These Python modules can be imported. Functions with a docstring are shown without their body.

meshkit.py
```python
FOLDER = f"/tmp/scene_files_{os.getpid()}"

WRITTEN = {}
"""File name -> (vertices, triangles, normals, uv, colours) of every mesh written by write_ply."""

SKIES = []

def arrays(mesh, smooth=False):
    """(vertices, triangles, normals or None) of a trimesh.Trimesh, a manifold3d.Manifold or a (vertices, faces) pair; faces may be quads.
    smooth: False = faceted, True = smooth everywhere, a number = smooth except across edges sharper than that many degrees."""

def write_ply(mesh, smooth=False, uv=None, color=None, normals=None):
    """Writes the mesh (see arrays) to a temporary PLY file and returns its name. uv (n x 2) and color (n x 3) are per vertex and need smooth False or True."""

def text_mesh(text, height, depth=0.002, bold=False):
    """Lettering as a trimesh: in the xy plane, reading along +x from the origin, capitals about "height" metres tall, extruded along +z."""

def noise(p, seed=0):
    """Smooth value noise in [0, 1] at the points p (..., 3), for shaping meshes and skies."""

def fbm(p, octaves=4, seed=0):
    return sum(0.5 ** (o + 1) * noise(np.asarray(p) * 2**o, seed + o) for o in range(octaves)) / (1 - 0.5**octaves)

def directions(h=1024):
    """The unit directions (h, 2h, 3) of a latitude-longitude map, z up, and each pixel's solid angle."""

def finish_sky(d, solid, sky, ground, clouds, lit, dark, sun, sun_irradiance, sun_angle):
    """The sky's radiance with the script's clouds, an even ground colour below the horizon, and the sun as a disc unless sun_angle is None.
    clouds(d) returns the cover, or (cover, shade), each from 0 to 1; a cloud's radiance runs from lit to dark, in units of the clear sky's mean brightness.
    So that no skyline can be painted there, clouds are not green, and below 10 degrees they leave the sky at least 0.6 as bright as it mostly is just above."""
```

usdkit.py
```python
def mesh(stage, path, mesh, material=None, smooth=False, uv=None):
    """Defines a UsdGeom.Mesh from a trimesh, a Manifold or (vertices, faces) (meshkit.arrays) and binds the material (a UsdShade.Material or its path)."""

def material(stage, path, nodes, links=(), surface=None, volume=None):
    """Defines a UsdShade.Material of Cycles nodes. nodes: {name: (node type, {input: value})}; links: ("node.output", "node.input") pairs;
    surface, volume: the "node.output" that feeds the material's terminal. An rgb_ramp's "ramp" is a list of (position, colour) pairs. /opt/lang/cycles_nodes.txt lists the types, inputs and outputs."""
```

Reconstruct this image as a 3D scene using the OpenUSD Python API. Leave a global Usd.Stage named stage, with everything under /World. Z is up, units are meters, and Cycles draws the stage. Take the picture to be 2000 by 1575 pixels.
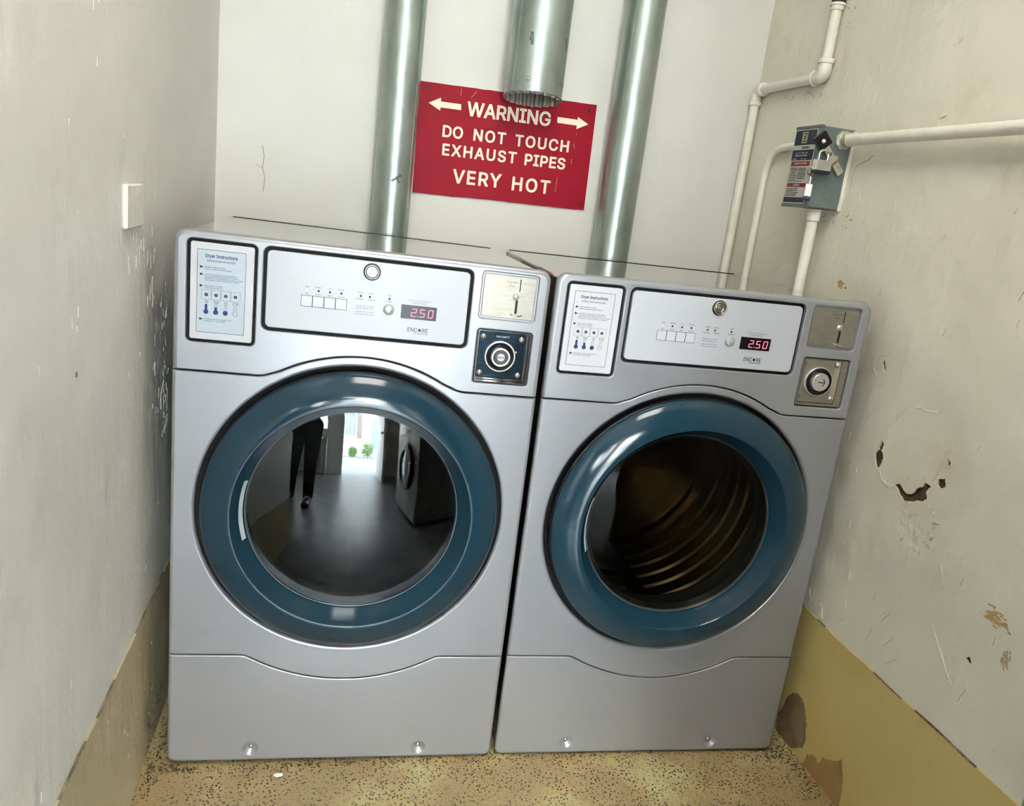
import math, random
import numpy as np, trimesh, shapely, manifold3d
from shapely.geometry import Polygon, Point, LineString
from shapely import affinity
from pxr import Usd, UsdGeom, UsdLux, UsdShade, Gf, Sdf
import usdkit, meshkit

stage = Usd.Stage.CreateInMemory()
UsdGeom.Xform.Define(stage, '/World')
UsdGeom.Scope.Define(stage, '/World/Looks')
random.seed(7)
RNG = np.random.default_rng(7)

# ------------------------------------------------------------------ camera, sky, lamps, exposure
CAM = np.array([0.28455, -1.49088, 1.21438])
CR = np.array([0.97266461, -0.19914318, 0.11943849])
CU = np.array([-0.06311552, 0.26826457, 0.96127548])
CF = np.array([0.22347257, 0.94253706, -0.24836243])
FPX = 1542.6
cam = UsdGeom.Camera.Define(stage, '/World/camera')
cam.CreateHorizontalApertureAttr(36.0)
cam.CreateFocalLengthAttr(36.0 * FPX / 2000.0)
cam.CreateClippingRangeAttr(Gf.Vec2f(0.05, 200.0))
cam.AddTransformOp().Set(Gf.Matrix4d(*[float(x) for x in (*CR, 0, *CU, 0, *(-CF), 0, *CAM, 1)]))
EXPOSURE = 1.60
cam.CreateExposureAttr(EXPOSURE)

sky = UsdLux.DomeLight.Define(stage, '/World/sky')           # bright overcast sky outside the doorway and window
sky.CreateColorAttr(Gf.Vec3f(0.82, 0.92, 1.0))
sky.CreateIntensityAttr(9.0)
FILL_POWER = 5.0                                             # the added, unseen ceiling panel lamp, used in its builder below
FILL_COLOR = (1.0, 0.95, 0.85)

# ------------------------------------------------------------------ helpers: naming, tagging
USED = {}
def numbered(parent, name):
    k = (parent, name); n = USED.get(k, 0); USED[k] = n + 1
    return name if n == 0 else f'{name}_{n:03d}'

def path_of(parent):
    if parent is None: return '/World'
    return str(parent.GetPath()) if hasattr(parent, 'GetPath') else str(parent)

def tag(prim, label=None, cat=None, group=None, kind=None):
    for k, v in (('label', label), ('category', cat), ('group', group), ('kind', kind)):
        if v: prim.SetCustomDataByKey(k, v)
    return prim

def obj(name, mesh, mat, parent=None, smooth=30, label=None, **kw):
    pp = path_of(parent)
    p = f'{pp}/{numbered(pp, name)}'
    if isinstance(mesh, (list,)): mesh = trimesh.util.concatenate(mesh)
    m = usdkit.mesh(stage, p, mesh, M[mat], smooth=smooth)
    prim = m.GetPrim()
    if label or kw: tag(prim, label, **kw)
    return prim

def thing(name, label, cat, group=None, matrix=None, kind=None):
    p = f"/World/{numbered('/World', name)}"
    x = UsdGeom.Xform.Define(stage, p)
    if matrix is not None: x.AddTransformOp().Set(matrix)
    return tag(x.GetPrim(), label, cat, group, kind)

def struct(name, mesh, mat, label=None, smooth=30, parent=None):
    return obj(name, mesh, mat, parent, smooth, label, kind='structure' if parent is None else None)

# ------------------------------------------------------------------ helpers: shapes
def cbox(x0, x1, y0, y1, z0, z1, c=0.002):
    """A box with chamfered edges."""
    lo, hi = np.array([x0, y0, z0]), np.array([x1, y1, z1])
    c = min(c, *((hi - lo) * 0.45))
    pts = []
    for i in range(8):
        s = np.array([(i >> k) & 1 for k in range(3)])
        corner = np.where(s, hi, lo); d = np.where(s, -c, c)
        for k in range(3):
            q = corner + d; q[k] = corner[k]; pts.append(q)
    return trimesh.convex.convex_hull(np.array(pts))

def box(x0, x1, y0, y1, z0, z1):
    m = trimesh.creation.box([x1 - x0, y1 - y0, z1 - z0]); m.apply_translation([(x0 + x1) / 2, (y0 + y1) / 2, (z0 + z1) / 2]); return m

def polys(s):
    return [g for g in getattr(s, 'geoms', [s]) if g.geom_type == 'Polygon' and g.area > 1e-12]

def extrude_xz(shape, y0, y1):
    """A flat shape in the xz plane with thickness from y0 (front, towards -y) to y1."""
    ms = []
    for g in polys(shape):
        m = trimesh.creation.extrude_polygon(g, y1 - y0, engine='earcut')
        m.apply_transform(trimesh.transformations.rotation_matrix(math.pi / 2, [1, 0, 0])); m.apply_translation([0, y1, 0]); ms.append(m)
    return trimesh.util.concatenate(ms)

def extrude_yz(shape, x0, x1):
    """A flat shape given in (y, z) with thickness from x0 to x1."""
    ms = []
    for g in polys(shape):
        m = trimesh.creation.extrude_polygon(g, x1 - x0, engine='earcut')
        v = m.vertices.copy(); m.vertices = np.stack([v[:, 2] + x0, v[:, 0], v[:, 1]], 1); ms.append(m)
    return trimesh.util.concatenate(ms)

def round_poly(pts, n=6):
    """Corners given as (x, z, radius) rounded by arcs."""
    out = []
    N = len(pts)
    for i in range(N):
        p = np.array(pts[i][:2], float); r = pts[i][2] if len(pts[i]) > 2 else 0
        if r <= 0: out.append(p); continue
        a = np.array(pts[i - 1][:2]) - p; b = np.array(pts[(i + 1) % N][:2]) - p
        a /= np.linalg.norm(a); b /= np.linalg.norm(b)
        ang = math.acos(np.clip(a @ b, -1, 1)); t = r / math.tan(ang / 2)
        cen = p + (a + b) / np.linalg.norm(a + b) * r / math.sin(ang / 2)
        s, e = p + a * t - cen, p + b * t - cen
        a0 = math.atan2(s[1], s[0]); d = (math.atan2(e[1], e[0]) - a0 + math.pi) % (2 * math.pi) - math.pi
        for k in range(n + 1):
            q = a0 + d * k / n; out.append(cen + r * np.array([math.cos(q), math.sin(q)]))
    return np.array(out)

def rrect(x0, x1, z0, z1, r=0.01, n=5):
    return round_poly([(x0, z0, r), (x1, z0, r), (x1, z1, r), (x0, z1, r)], n)

def circle(cx, cz, r, n=96):
    t = np.linspace(0, 2 * math.pi, n, endpoint=False); return np.stack([cx + r * np.cos(t), cz + r * np.sin(t)], 1)

def bevel_panel(outer, holes, yf, yb, d, steps=4):
    """A panel in the xz plane with rounded front edges; d(mid point, outward normal) gives the rounding of each edge."""
    if not callable(d): dd = d; d = lambda mid, nrm: dd
    ms = []; front = []
    for k, ring in enumerate([outer] + list(holes)):
        ring = np.asarray(ring, float)
        area = 0.5 * np.sum(ring[:, 0] * np.roll(ring[:, 1], -1) - np.roll(ring[:, 0], -1) * ring[:, 1])
        if (area > 0) != (k == 0): ring = ring[::-1]          # outer ccw, holes cw: the material lies to the left
        e = np.roll(ring, -1, 0) - ring; e /= np.linalg.norm(e, axis=1, keepdims=True)
        nrm = np.stack([e[:, 1], -e[:, 0]], 1)                # outward
        mid = (ring + np.roll(ring, -1, 0)) / 2
        de = np.array([d(m, n) for m, n in zip(mid, nrm)])
        d0, d1, n0, n1 = np.roll(de, 1), de, np.roll(nrm, 1, 0), nrm
        off = np.zeros_like(ring)
        for i in range(len(ring)):
            A = np.array([n0[i], n1[i]])
            if abs(np.linalg.det(A)) > 0.05: off[i] = np.linalg.solve(A, -np.array([d0[i], d1[i]]))
            else: off[i] = -(n0[i] + n1[i]) / 2 * (d0[i] + d1[i]) / 2
        dv = np.maximum(d0, d1)
        rows = [np.c_[ring[:, 0], np.full(len(ring), yb), ring[:, 1]]]
        for s in range(steps + 1):
            ph = math.pi / 2 * s / steps
            q = ring + off * (1 - math.cos(ph)); rows.append(np.c_[q[:, 0], yf + dv * (1 - math.sin(ph)), q[:, 1]])
        n = len(ring); V = np.concatenate(rows); F = []
        for a in range(len(rows) - 1):
            i = np.arange(n); j = (i + 1) % n
            F += [np.c_[a * n + i, a * n + j, (a + 1) * n + j], np.c_[a * n + i, (a + 1) * n + j, (a + 1) * n + i]]
        ms.append(trimesh.Trimesh(V, np.concatenate(F), process=False))
        front.append(ring + off)
    ms = [trimesh.util.concatenate(ms)]; ms[0].merge_vertices(digits_vertex=7)
    for rings, y, flip in ((front, yf, False), ([np.asarray(outer)] + [np.asarray(h) for h in holes], yb, True)):
        pv, pf = trimesh.creation.triangulate_polygon(Polygon(rings[0], rings[1:]), engine='earcut')
        V = np.c_[pv[:, 0], np.full(len(pv), y), pv[:, 1]]
        a, b, c = V[pf[:, 0]], V[pf[:, 1]], V[pf[:, 2]]
        up = np.cross(b - a, c - a)[:, 1]                     # the front must face -y
        want = up > 0 if not flip else up < 0
        pf = np.where(want[:, None], pf[:, ::-1], pf)
        ms.append(trimesh.Trimesh(V, pf, process=False))
    return trimesh.util.concatenate(ms)                       # the flat faces keep their own corners, so that they shade flat

def lathe(profile, cx=0, cz=0, n=96, a0=0, a1=2 * math.pi, closed=False):
    """profile: (radius, y) pairs turned about the y axis through (cx, cz)."""
    pr = np.asarray(profile, float); full = abs(a1 - a0 - 2 * math.pi) < 1e-9
    t = np.linspace(a0, a1, n, endpoint=not full)
    V = np.stack([cx + pr[None, :, 0] * np.cos(t)[:, None], np.broadcast_to(pr[None, :, 1], (n, len(pr))), cz + pr[None, :, 0] * np.sin(t)[:, None]], -1).reshape(-1, 3)
    k = len(pr); F = []
    for i in range(n if full else n - 1):
        j = (i + 1) % n
        for a in range(k if closed else k - 1):
            b = (a + 1) % k
            F += [[i * k + a, j * k + a, j * k + b], [i * k + a, j * k + b, i * k + b]]
    if closed and not full:
        for i, rev in ((0, 1), (n - 1, 0)):
            for a in range(1, k - 1):
                f = [i * k, i * k + a, i * k + a + 1]; F.append(f[::-1] if rev else f)
    m = trimesh.Trimesh(V, np.array(F), process=False); m.merge_vertices(digits_vertex=7)
    m.update_faces(m.nondegenerate_faces()); trimesh.repair.fix_normals(m); return m

def disc(cx, cz, r, y0, y1, c=0.001, n=32):
    """A short round piece facing -y: front at y0, back at y1."""
    return lathe([(0, y0), (r - c, y0), (r, y0 + c), (r, y1), (0, y1)], cx, cz, n)

def ring3(cx, cz, r0, r1, y0, y1, n=40, c=0.0008):
    return lathe([(r0, y1), (r0, y0 + c), (r0 + c, y0), (r1 - c, y0), (r1, y0 + c), (r1, y1)], cx, cz, n, closed=True)

def dome(cx, cz, r, y, h, n=20):
    t = np.linspace(0, math.pi / 2, 6)
    return lathe([(r * math.sin(a), y - h * math.cos(a)) for a in t] + [(r, y + 0.001)], cx, cz, n)

def tube(points, r, n=16, bend=0.0, caps=True):
    """A round tube along a polyline whose inner corners are rounded by the radius bend."""
    P = [np.array(p, float) for p in points]
    if bend > 0 and len(P) > 2:
        Q = [P[0]]
        for i in range(1, len(P) - 1):
            a = P[i - 1] - P[i]; b = P[i + 1] - P[i]; la, lb = np.linalg.norm(a), np.linalg.norm(b); a /= la; b /= lb
            t = min(bend, la * .49, lb * .49)
            for s in np.linspace(0, 1, 9):
                Q.append((1 - s) ** 2 * (P[i] + a * t) + 2 * s * (1 - s) * P[i] + s * s * (P[i] + b * t))
        P = Q + [P[-1]]
    P = np.array(P); rr = np.broadcast_to(np.asarray(r, float), (len(P),))
    T = np.gradient(P, axis=0); T /= np.linalg.norm(T, axis=1, keepdims=True)
    u = np.cross(T[0], [0.3, 0.2, 0.93]); u /= np.linalg.norm(u); V = []
    th = np.linspace(0, 2 * math.pi, n, endpoint=False)
    for i in range(len(P)):
        u = u - T[i] * (u @ T[i]); u /= np.linalg.norm(u); w = np.cross(T[i], u)
        V.append(P[i] + rr[i] * (np.cos(th)[:, None] * u + np.sin(th)[:, None] * w))
    V = np.concatenate(V); F = []
    for i in range(len(P) - 1):
        for k in range(n):
            j = (k + 1) % n; F += [[i * n + k, i * n + j, (i + 1) * n + j], [i * n + k, (i + 1) * n + j, (i + 1) * n + k]]
    if caps:
        V = np.vstack([V, P[0], P[-1]]); a, b, o = len(V) - 2, len(V) - 1, (len(P) - 1) * n
        for k in range(n):
            j = (k + 1) % n; F += [[a, j, k], [b, o + k, o + j]]
    return trimesh.Trimesh(V, np.array(F), process=False)

# ------------------------------------------------------------------ helpers: lettering
from PIL import ImageFont
import glob
FONT = ImageFont.truetype(glob.glob('/opt/blender-*/*/datafiles/fonts/Inter.woff2')[0], 96)
GLYPHS = {}
def glyph(ch, bold):
    """One character, capitals 1 tall, as flat mesh 1 thick; bold is the stroke width in 96ths of an em."""
    if (ch, bold) in GLYPHS: return GLYPHS[ch, bold]
    from PIL import Image, ImageDraw
    sw = int(round(float(bold) * 2))
    x0, y0, x1, y1 = FONT.getbbox(ch, anchor='ls', stroke_width=sw)
    im = Image.new('L', (x1 - x0 + 8, y1 - y0 + 8))
    ImageDraw.Draw(im).text((4 - x0, 4 - y0), ch, 255, FONT, anchor='ls', stroke_width=sw)
    on = np.pad(np.asarray(im) > 127, ((0, 0), (1, 1))).astype(np.int8)
    r, a = np.nonzero(np.diff(on, axis=1) == 1); e = np.nonzero(np.diff(on, axis=1) == -1)[1]
    g = shapely.union_all(shapely.box(a, -r - 1, e, -r)).buffer(0.6).buffer(-0.6).simplify(0.7)
    k = 1 / 70.0
    g = affinity.affine_transform(g, [k, 0, 0, k, (x0 - 4) * k, (4 - y0) * k])
    GLYPHS[ch, bold] = trimesh.util.concatenate([trimesh.creation.extrude_polygon(q, 1.0, engine='earcut') for q in polys(g)])
    return GLYPHS[ch, bold]

def text(s, x0, z, h, y, x1=None, bold=False, depth=0.0003, center=None):
    """Lettering in the xz plane that faces -y, baseline at z, capitals h tall; x1 stretches the letter spacing (or squeezes the line)."""
    adv = [FONT.getlength(c) / 70.0 * h for c in s]; total = sum(adv); sx, gap = 1.0, 0.0
    if center is not None: x0 = center - total / 2
    if x1 is not None:
        gap = (x1 - x0 - total) / max(len(s) - 1, 1)
        if gap < 0 or gap > 0.35 * h: sx = (x1 - x0) / total if gap < 0 else 1.0; gap = 0 if gap < 0 else gap
    ms = []; x = x0
    for c, a in zip(s, adv):
        if c != ' ':
            m = glyph(c, bold).copy(); v = m.vertices
            m.vertices = np.stack([x + v[:, 0] * h * sx, y - v[:, 2] * depth, z + v[:, 1] * h], 1); ms.append(m)
        x += a * sx + gap
    return trimesh.util.concatenate(ms)

# ------------------------------------------------------------------ materials
M = {}
def mat(name, nodes, links, surface='p.BSDF'):
    M[name] = usdkit.material(stage, f'/World/Looks/{name}', nodes, links, surface=surface)

def plain(name, color, rough=0.5, metal=0.0, coat=0.0, **kw):
    mat(name, {'p': ('principled_bsdf', dict(base_color=color, roughness=rough, metallic=metal, coat_weight=coat, **kw))}, [])

def mottled(name, c1, c2, scale=6, rough=0.5, metal=0.0, bump=0.0, bscale=80, coat=0.0, stretch=(1, 1, 1), contrast=(0.35, 0.65), rough2=None, object_space=True, spec=0.5):
    """Paint or metal whose colour wanders between two tones, with fine relief."""
    n = {'t': ('texture_coordinate', {}) if object_space else ('geometry', {}),
         'm': ('mapping', {'scale': stretch}),
         'n': ('noise_texture', {'scale': scale, 'detail': 6.0, 'roughness': 0.6}),
         'r': ('rgb_ramp', {'ramp': [(contrast[0], c1), (contrast[1], c2)]}),
         'p': ('principled_bsdf', {'roughness': rough, 'metallic': metal, 'coat_weight': coat, 'specular_ior_level': spec})}
    l = [('t.object' if object_space else 't.position', 'm.vector'), ('m.vector', 'n.vector'), ('n.fac', 'r.fac'), ('r.color', 'p.base_color')]
    if bump:
        n['b'] = ('noise_texture', {'scale': bscale, 'detail': 5.0, 'roughness': 0.65}); n['u'] = ('bump', {'strength': 1.0, 'distance': bump})
        l += [('m.vector', 'b.vector'), ('b.fac', 'u.height'), ('u.normal', 'p.normal')]
    if rough2 is not None:
        n['rr'] = ('map_range', {'from_min': 0.3, 'from_max': 0.7, 'to_min': rough, 'to_max': rough2}); l += [('n.fac', 'rr.value'), ('rr.result', 'p.roughness')]
    mat(name, n, l)

def wall_paint(name, c1, c2, c3, bump=1.0, rough=0.55):
    """Old thickly painted plaster: blotches, yellowed stains, brush lumps and drips."""
    n = {'g': ('geometry', {}),
         'n1': ('noise_texture', {'scale': 1.7, 'detail': 4.0, 'roughness': 0.55}),
         'n2': ('noise_texture', {'scale': 6.0, 'detail': 8.0, 'roughness': 0.65}),
         'r1': ('rgb_ramp', {'ramp': [(0.36, c1), (0.62, c2)]}),
         'r2': ('rgb_ramp', {'ramp': [(0.56, (0, 0, 0)), (0.74, (0.55, 0.55, 0.55))]}),
         'mx': ('mix', {'mix_type': 'mix', 'color2': c3}),
         'ms': ('mapping', {'scale': (26.0, 26.0, 3.0)}),
         'b1': ('noise_texture', {'scale': 1.0, 'detail': 3.0}),
         'b2': ('noise_texture', {'scale': 95.0, 'detail': 5.0, 'roughness': 0.6}),
         'b3': ('noise_texture', {'scale': 7.0, 'detail': 3.0}),
         'u1': ('bump', {'distance': 0.0022 * bump, 'strength': 1.0}),
         'u2': ('bump', {'distance': 0.0009 * bump, 'strength': 1.0}),
         'u3': ('bump', {'distance': 0.010 * bump, 'strength': 1.0}),
         'p': ('principled_bsdf', {'roughness': rough, 'specular_ior_level': 0.4})}
    l = [('g.position', 'n1.vector'), ('g.position', 'n2.vector'), ('n1.fac', 'r1.fac'), ('n2.fac', 'r2.fac'), ('r2.color', 'mx.fac'), ('r1.color', 'mx.color1'), ('mx.color', 'p.base_color'),
         ('g.position', 'ms.vector'), ('ms.vector', 'b1.vector'), ('g.position', 'b2.vector'), ('g.position', 'b3.vector'),
         ('b1.fac', 'u1.height'), ('b2.fac', 'u2.height'), ('b3.fac', 'u3.height'), ('u1.normal', 'u2.normal'), ('u2.normal', 'u3.normal'), ('u3.normal', 'p.normal')]
    l[4] = ('n2.fac', 'r2.fac'); l[5] = ('r2.color', 'bw.color'); n['bw'] = ('rgb_to_bw', {}); l.insert(6, ('bw.val', 'mx.fac'))
    l = [x for x in l if x != ('r2.color', 'mx.fac')]
    if ('r1.color', 'mx.color1') not in l: l.append(('r1.color', 'mx.color1'))
    mat(name, n, l)

wall_paint('paint_left', (0.70, 0.69, 0.635), (0.76, 0.75, 0.69), (0.66, 0.65, 0.56), 0.7, 0.45)
wall_paint('paint_back', (0.70, 0.69, 0.645), (0.74, 0.73, 0.69), (0.69, 0.675, 0.61), 0.45)
wall_paint('paint_right', (0.66, 0.63, 0.52), (0.73, 0.70, 0.59), (0.60, 0.54, 0.39), 1.15)
wall_paint('dado_right', (0.50, 0.37, 0.125), (0.57, 0.45, 0.18), (0.42, 0.33, 0.12), 0.9)
wall_paint('dado_left', (0.42, 0.35, 0.21), (0.53, 0.46, 0.31), (0.30, 0.20, 0.08), 0.8)
wall_paint('ceiling_paint', (0.70, 0.68, 0.62), (0.74, 0.72, 0.66), (0.66, 0.63, 0.55), 0.4)
mottled('bare_plaster', (0.16, 0.10, 0.05), (0.24, 0.16, 0.08), 20, 0.9, bump=0.003, bscale=60)
mottled('hole_dark', (0.035, 0.02, 0.012), (0.12, 0.07, 0.035), 45, 0.95, bump=0.004, bscale=70)
mottled('rust_stain', (0.36, 0.22, 0.08), (0.50, 0.36, 0.18), 50, 0.7)
mottled('line_dirt', (0.10, 0.08, 0.05), (0.26, 0.20, 0.12), 40, 0.9)

mat('floor_concrete', {
    'g': ('geometry', {}),
    'n1': ('noise_texture', {'scale': 4.5, 'detail': 6.0, 'roughness': 0.6}),
    'r1': ('rgb_ramp', {'ramp': [(0.36, (0.46, 0.41, 0.20)), (0.46, (0.41, 0.32, 0.15)), (0.56, (0.35, 0.25, 0.125)), (0.68, (0.33, 0.255, 0.115))]}),
    'v1': ('voronoi_texture', {'scale': 140.0, 'randomness': 1.0}),
    'r2': ('rgb_ramp', {'ramp': [(0.24, (1, 1, 1)), (0.37, (0, 0, 0))]}),
    'n2': ('noise_texture', {'scale': 24.0, 'detail': 3.0}),
    'r3': ('rgb_ramp', {'ramp': [(0.36, (0, 0, 0)), (0.50, (1, 1, 1))]}),
    'bw2': ('rgb_to_bw', {}), 'bw3': ('rgb_to_bw', {}),
    'mul': ('math', {'math_type': 'multiply'}),
    'mx': ('mix', {'color2': (0.05, 0.032, 0.02)}),
    'n4': ('noise_texture', {'scale': 300.0, 'detail': 2.0}),
    'r4': ('rgb_ramp', {'ramp': [(0.56, (0, 0, 0)), (0.66, (0.75, 0.75, 0.75))]}), 'bw4': ('rgb_to_bw', {}),
    'mx2': ('mix', {'color2': (0.17, 0.11, 0.06)}),
    'u': ('bump', {'distance': 0.0012}),
    'p': ('principled_bsdf', {'roughness': 0.42})},
    [('g.position', 'n1.vector'), ('g.position', 'v1.vector'), ('g.position', 'n2.vector'), ('g.position', 'n4.vector'), ('n1.fac', 'r1.fac'), ('v1.distance', 'r2.fac'), ('n2.fac', 'r3.fac'),
     ('r2.color', 'bw2.color'), ('r3.color', 'bw3.color'), ('bw2.val', 'mul.value1'), ('bw3.val', 'mul.value2'), ('n4.fac', 'r4.fac'), ('r4.color', 'bw4.color'),
     ('r1.color', 'mx2.color1'), ('bw4.val', 'mx2.fac'), ('mx2.color', 'mx.color1'), ('mul.value', 'mx.fac'), ('mx.color', 'p.base_color'), ('n2.fac', 'u.height'), ('u.normal', 'p.normal')])

mottled('floor_grey', (0.10, 0.10, 0.105), (0.20, 0.20, 0.205), 7, 0.26, bump=0.001, bscale=90)
mottled('silver_enamel', (0.325, 0.332, 0.362), (0.338, 0.345, 0.375), 300, 0.32, metal=0.50, coat=0.0)
mottled('top_enamel', (0.20, 0.20, 0.20), (0.23, 0.23, 0.23), 8, 0.10, metal=0.3, coat=0.8)
plain('dark_gasket', (0.006, 0.007, 0.008), 0.6, specular_ior_level=0.2)
plain('black_plastic', (0.006, 0.006, 0.007), 0.35, specular_ior_level=0.3)
plain('door_blue', (0.0095, 0.034, 0.055), 0.12)
plain('handle_grey', (0.42, 0.46, 0.50), 0.3)
plain('seal_reflection_grey', (0.22, 0.24, 0.26), 0.3)  # left seal paled to stand for the arc reflected in the glass rim
mottled('machine_grey', (0.13, 0.125, 0.12), (0.16, 0.15, 0.145), 12, 0.35)
plain('side_shade_black', (0.02, 0.02, 0.02), 0.10, coat=0.5)  # black stands in for the deep shade in the gap between the dryers
plain('seal_grey', (0.10, 0.11, 0.12), 0.3)
mottled('drum_steel', (0.26, 0.20, 0.11), (0.36, 0.29, 0.17), 10, 0.26, metal=1.0)
plain('control_white', (0.45, 0.467, 0.515), 0.30)
plain('card_white', (0.51, 0.515, 0.56), 0.35)
plain('card_blue', (0.405, 0.475, 0.545), 0.4)
plain('ink_blue', (0.004, 0.014, 0.075), 0.6)
plain('ink_bright_blue', (0.003, 0.020, 0.130), 0.6)
plain('ink_navy', (0.003, 0.005, 0.028), 0.6)
plain('ink_grey', (0.040, 0.043, 0.052), 0.6)
plain('ink_black', (0.005, 0.005, 0.007), 0.6)
plain('button_white', (0.52, 0.53, 0.58), 0.35)
mottled('steel', (0.30, 0.285, 0.25), (0.36, 0.345, 0.30), 30, 0.40, metal=0.9, stretch=(1, 1, 6))
plain('chrome', (0.70, 0.71, 0.72), 0.06, metal=1.0)
plain('nickel', (0.60, 0.58, 0.54), 0.2, metal=1.0)
mottled('blue_reflection', (0.008, 0.022, 0.036), (0.03, 0.06, 0.09), 60, 0.14, metal=0.75, stretch=(1, 1, 4))  # chrome cover colour with its dark blue reflection put in
plain('bright_metal', (0.52, 0.51, 0.49), 0.30, metal=0.6)
plain('core_grey', (0.06, 0.07, 0.075), 0.3, metal=0.4)
plain('ring_black', (0.008, 0.008, 0.009), 0.22, specular_ior_level=0.35)
plain('paint_chip', (0.60, 0.62, 0.60), 0.5)
mottled('mould', (0.03, 0.03, 0.03), (0.12, 0.11, 0.10), 60, 0.9)
plain('lock_white', (0.74, 0.74, 0.76), 0.35)
plain('dull_nickel', (0.20, 0.20, 0.20), 0.4, metal=0.8)
plain('satin', (0.50, 0.50, 0.50), 0.38, metal=0.6)
mottled('crimp_zinc', (0.50, 0.44, 0.40), (0.62, 0.56, 0.52), 30, 0.5, metal=0.5)
plain('display_black', (0.005, 0.005, 0.006), 0.12, specular_ior_level=0.22)
plain('led_red', (0.5, 0.02, 0.03), 0.4, emission_color=(1.0, 0.06, 0.10), emission_strength=2.2)
plain('red_lamp', (0.8, 0.2, 0.25), 0.4, emission_color=(1.0, 0.25, 0.30), emission_strength=0.8)
mottled('galvanized', (0.31, 0.36, 0.335), (0.41, 0.46, 0.43), 14, 0.32, metal=0.8, stretch=(1, 1, 0.35), rough2=0.44)
mottled('scuff', (0.05, 0.07, 0.07), (0.20, 0.24, 0.22), 90, 0.5, metal=0.4)
mottled('sign_red', (0.29, 0.004, 0.017), (0.34, 0.006, 0.022), 5, 0.5, spec=0.15)
mottled('peel_tan', (0.27, 0.16, 0.055), (0.36, 0.22, 0.08), 12, 0.85, bump=0.002, bscale=80)
plain('sign_core', (0.60, 0.50, 0.42), 0.6)
plain('sign_cream', (0.88, 0.80, 0.63), 0.5)
plain('screw_dark', (0.05, 0.03, 0.025), 0.5, metal=0.5)
mottled('conduit_paint', (0.72, 0.69, 0.60), (0.80, 0.77, 0.69), 25, 0.35, bump=0.0006, bscale=120)
mottled('box_grey', (0.105, 0.135, 0.130), (0.13, 0.16, 0.15), 15, 0.4)
plain('label_navy', (0.003, 0.005, 0.040), 0.45)
plain('label_white', (0.42, 0.40, 0.345), 0.4)
plain('label_red', (0.20, 0.006, 0.010), 0.45)
plain('label_gold', (0.45, 0.40, 0.22), 0.35)
plain('zinc', (0.62, 0.60, 0.50), 0.3, metal=0.7)
plain('brass', (0.42, 0.32, 0.12), 0.3, metal=0.9)
mottled('lock_steel', (0.55, 0.53, 0.47), (0.68, 0.66, 0.60), 40, 0.3, metal=0.8, stretch=(1, 1, 8))
plain('bumper_blue', (0.005, 0.014, 0.045), 0.4)
plain('white_scrap', (0.75, 0.75, 0.78), 0.6)
plain('grit_dark', (0.06, 0.045, 0.03), 0.9)
plain('black_iron', (0.015, 0.012, 0.012), 0.5)
plain('cloth_dark', (0.012, 0.013, 0.018), 0.85)
plain('cloth_jacket', (0.02, 0.022, 0.03), 0.8)
plain('shoe_black', (0.01, 0.01, 0.012), 0.4)
plain('shoe_sole', (0.5, 0.5, 0.5), 0.6)
plain('skin', (0.50, 0.32, 0.24), 0.5)
plain('hair', (0.02, 0.015, 0.012), 0.6)
plain('eye', (0.05, 0.04, 0.04), 0.2)
plain('phone_black', (0.01, 0.01, 0.012), 0.2)
plain('radiator_paint', (0.55, 0.53, 0.48), 0.4)
plain('lamp_white', (0.8, 0.8, 0.8), 0.4)
plain('frame_white', (0.72, 0.71, 0.68), 0.4)
plain('asphalt', (0.20, 0.20, 0.21), 0.8)
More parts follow.
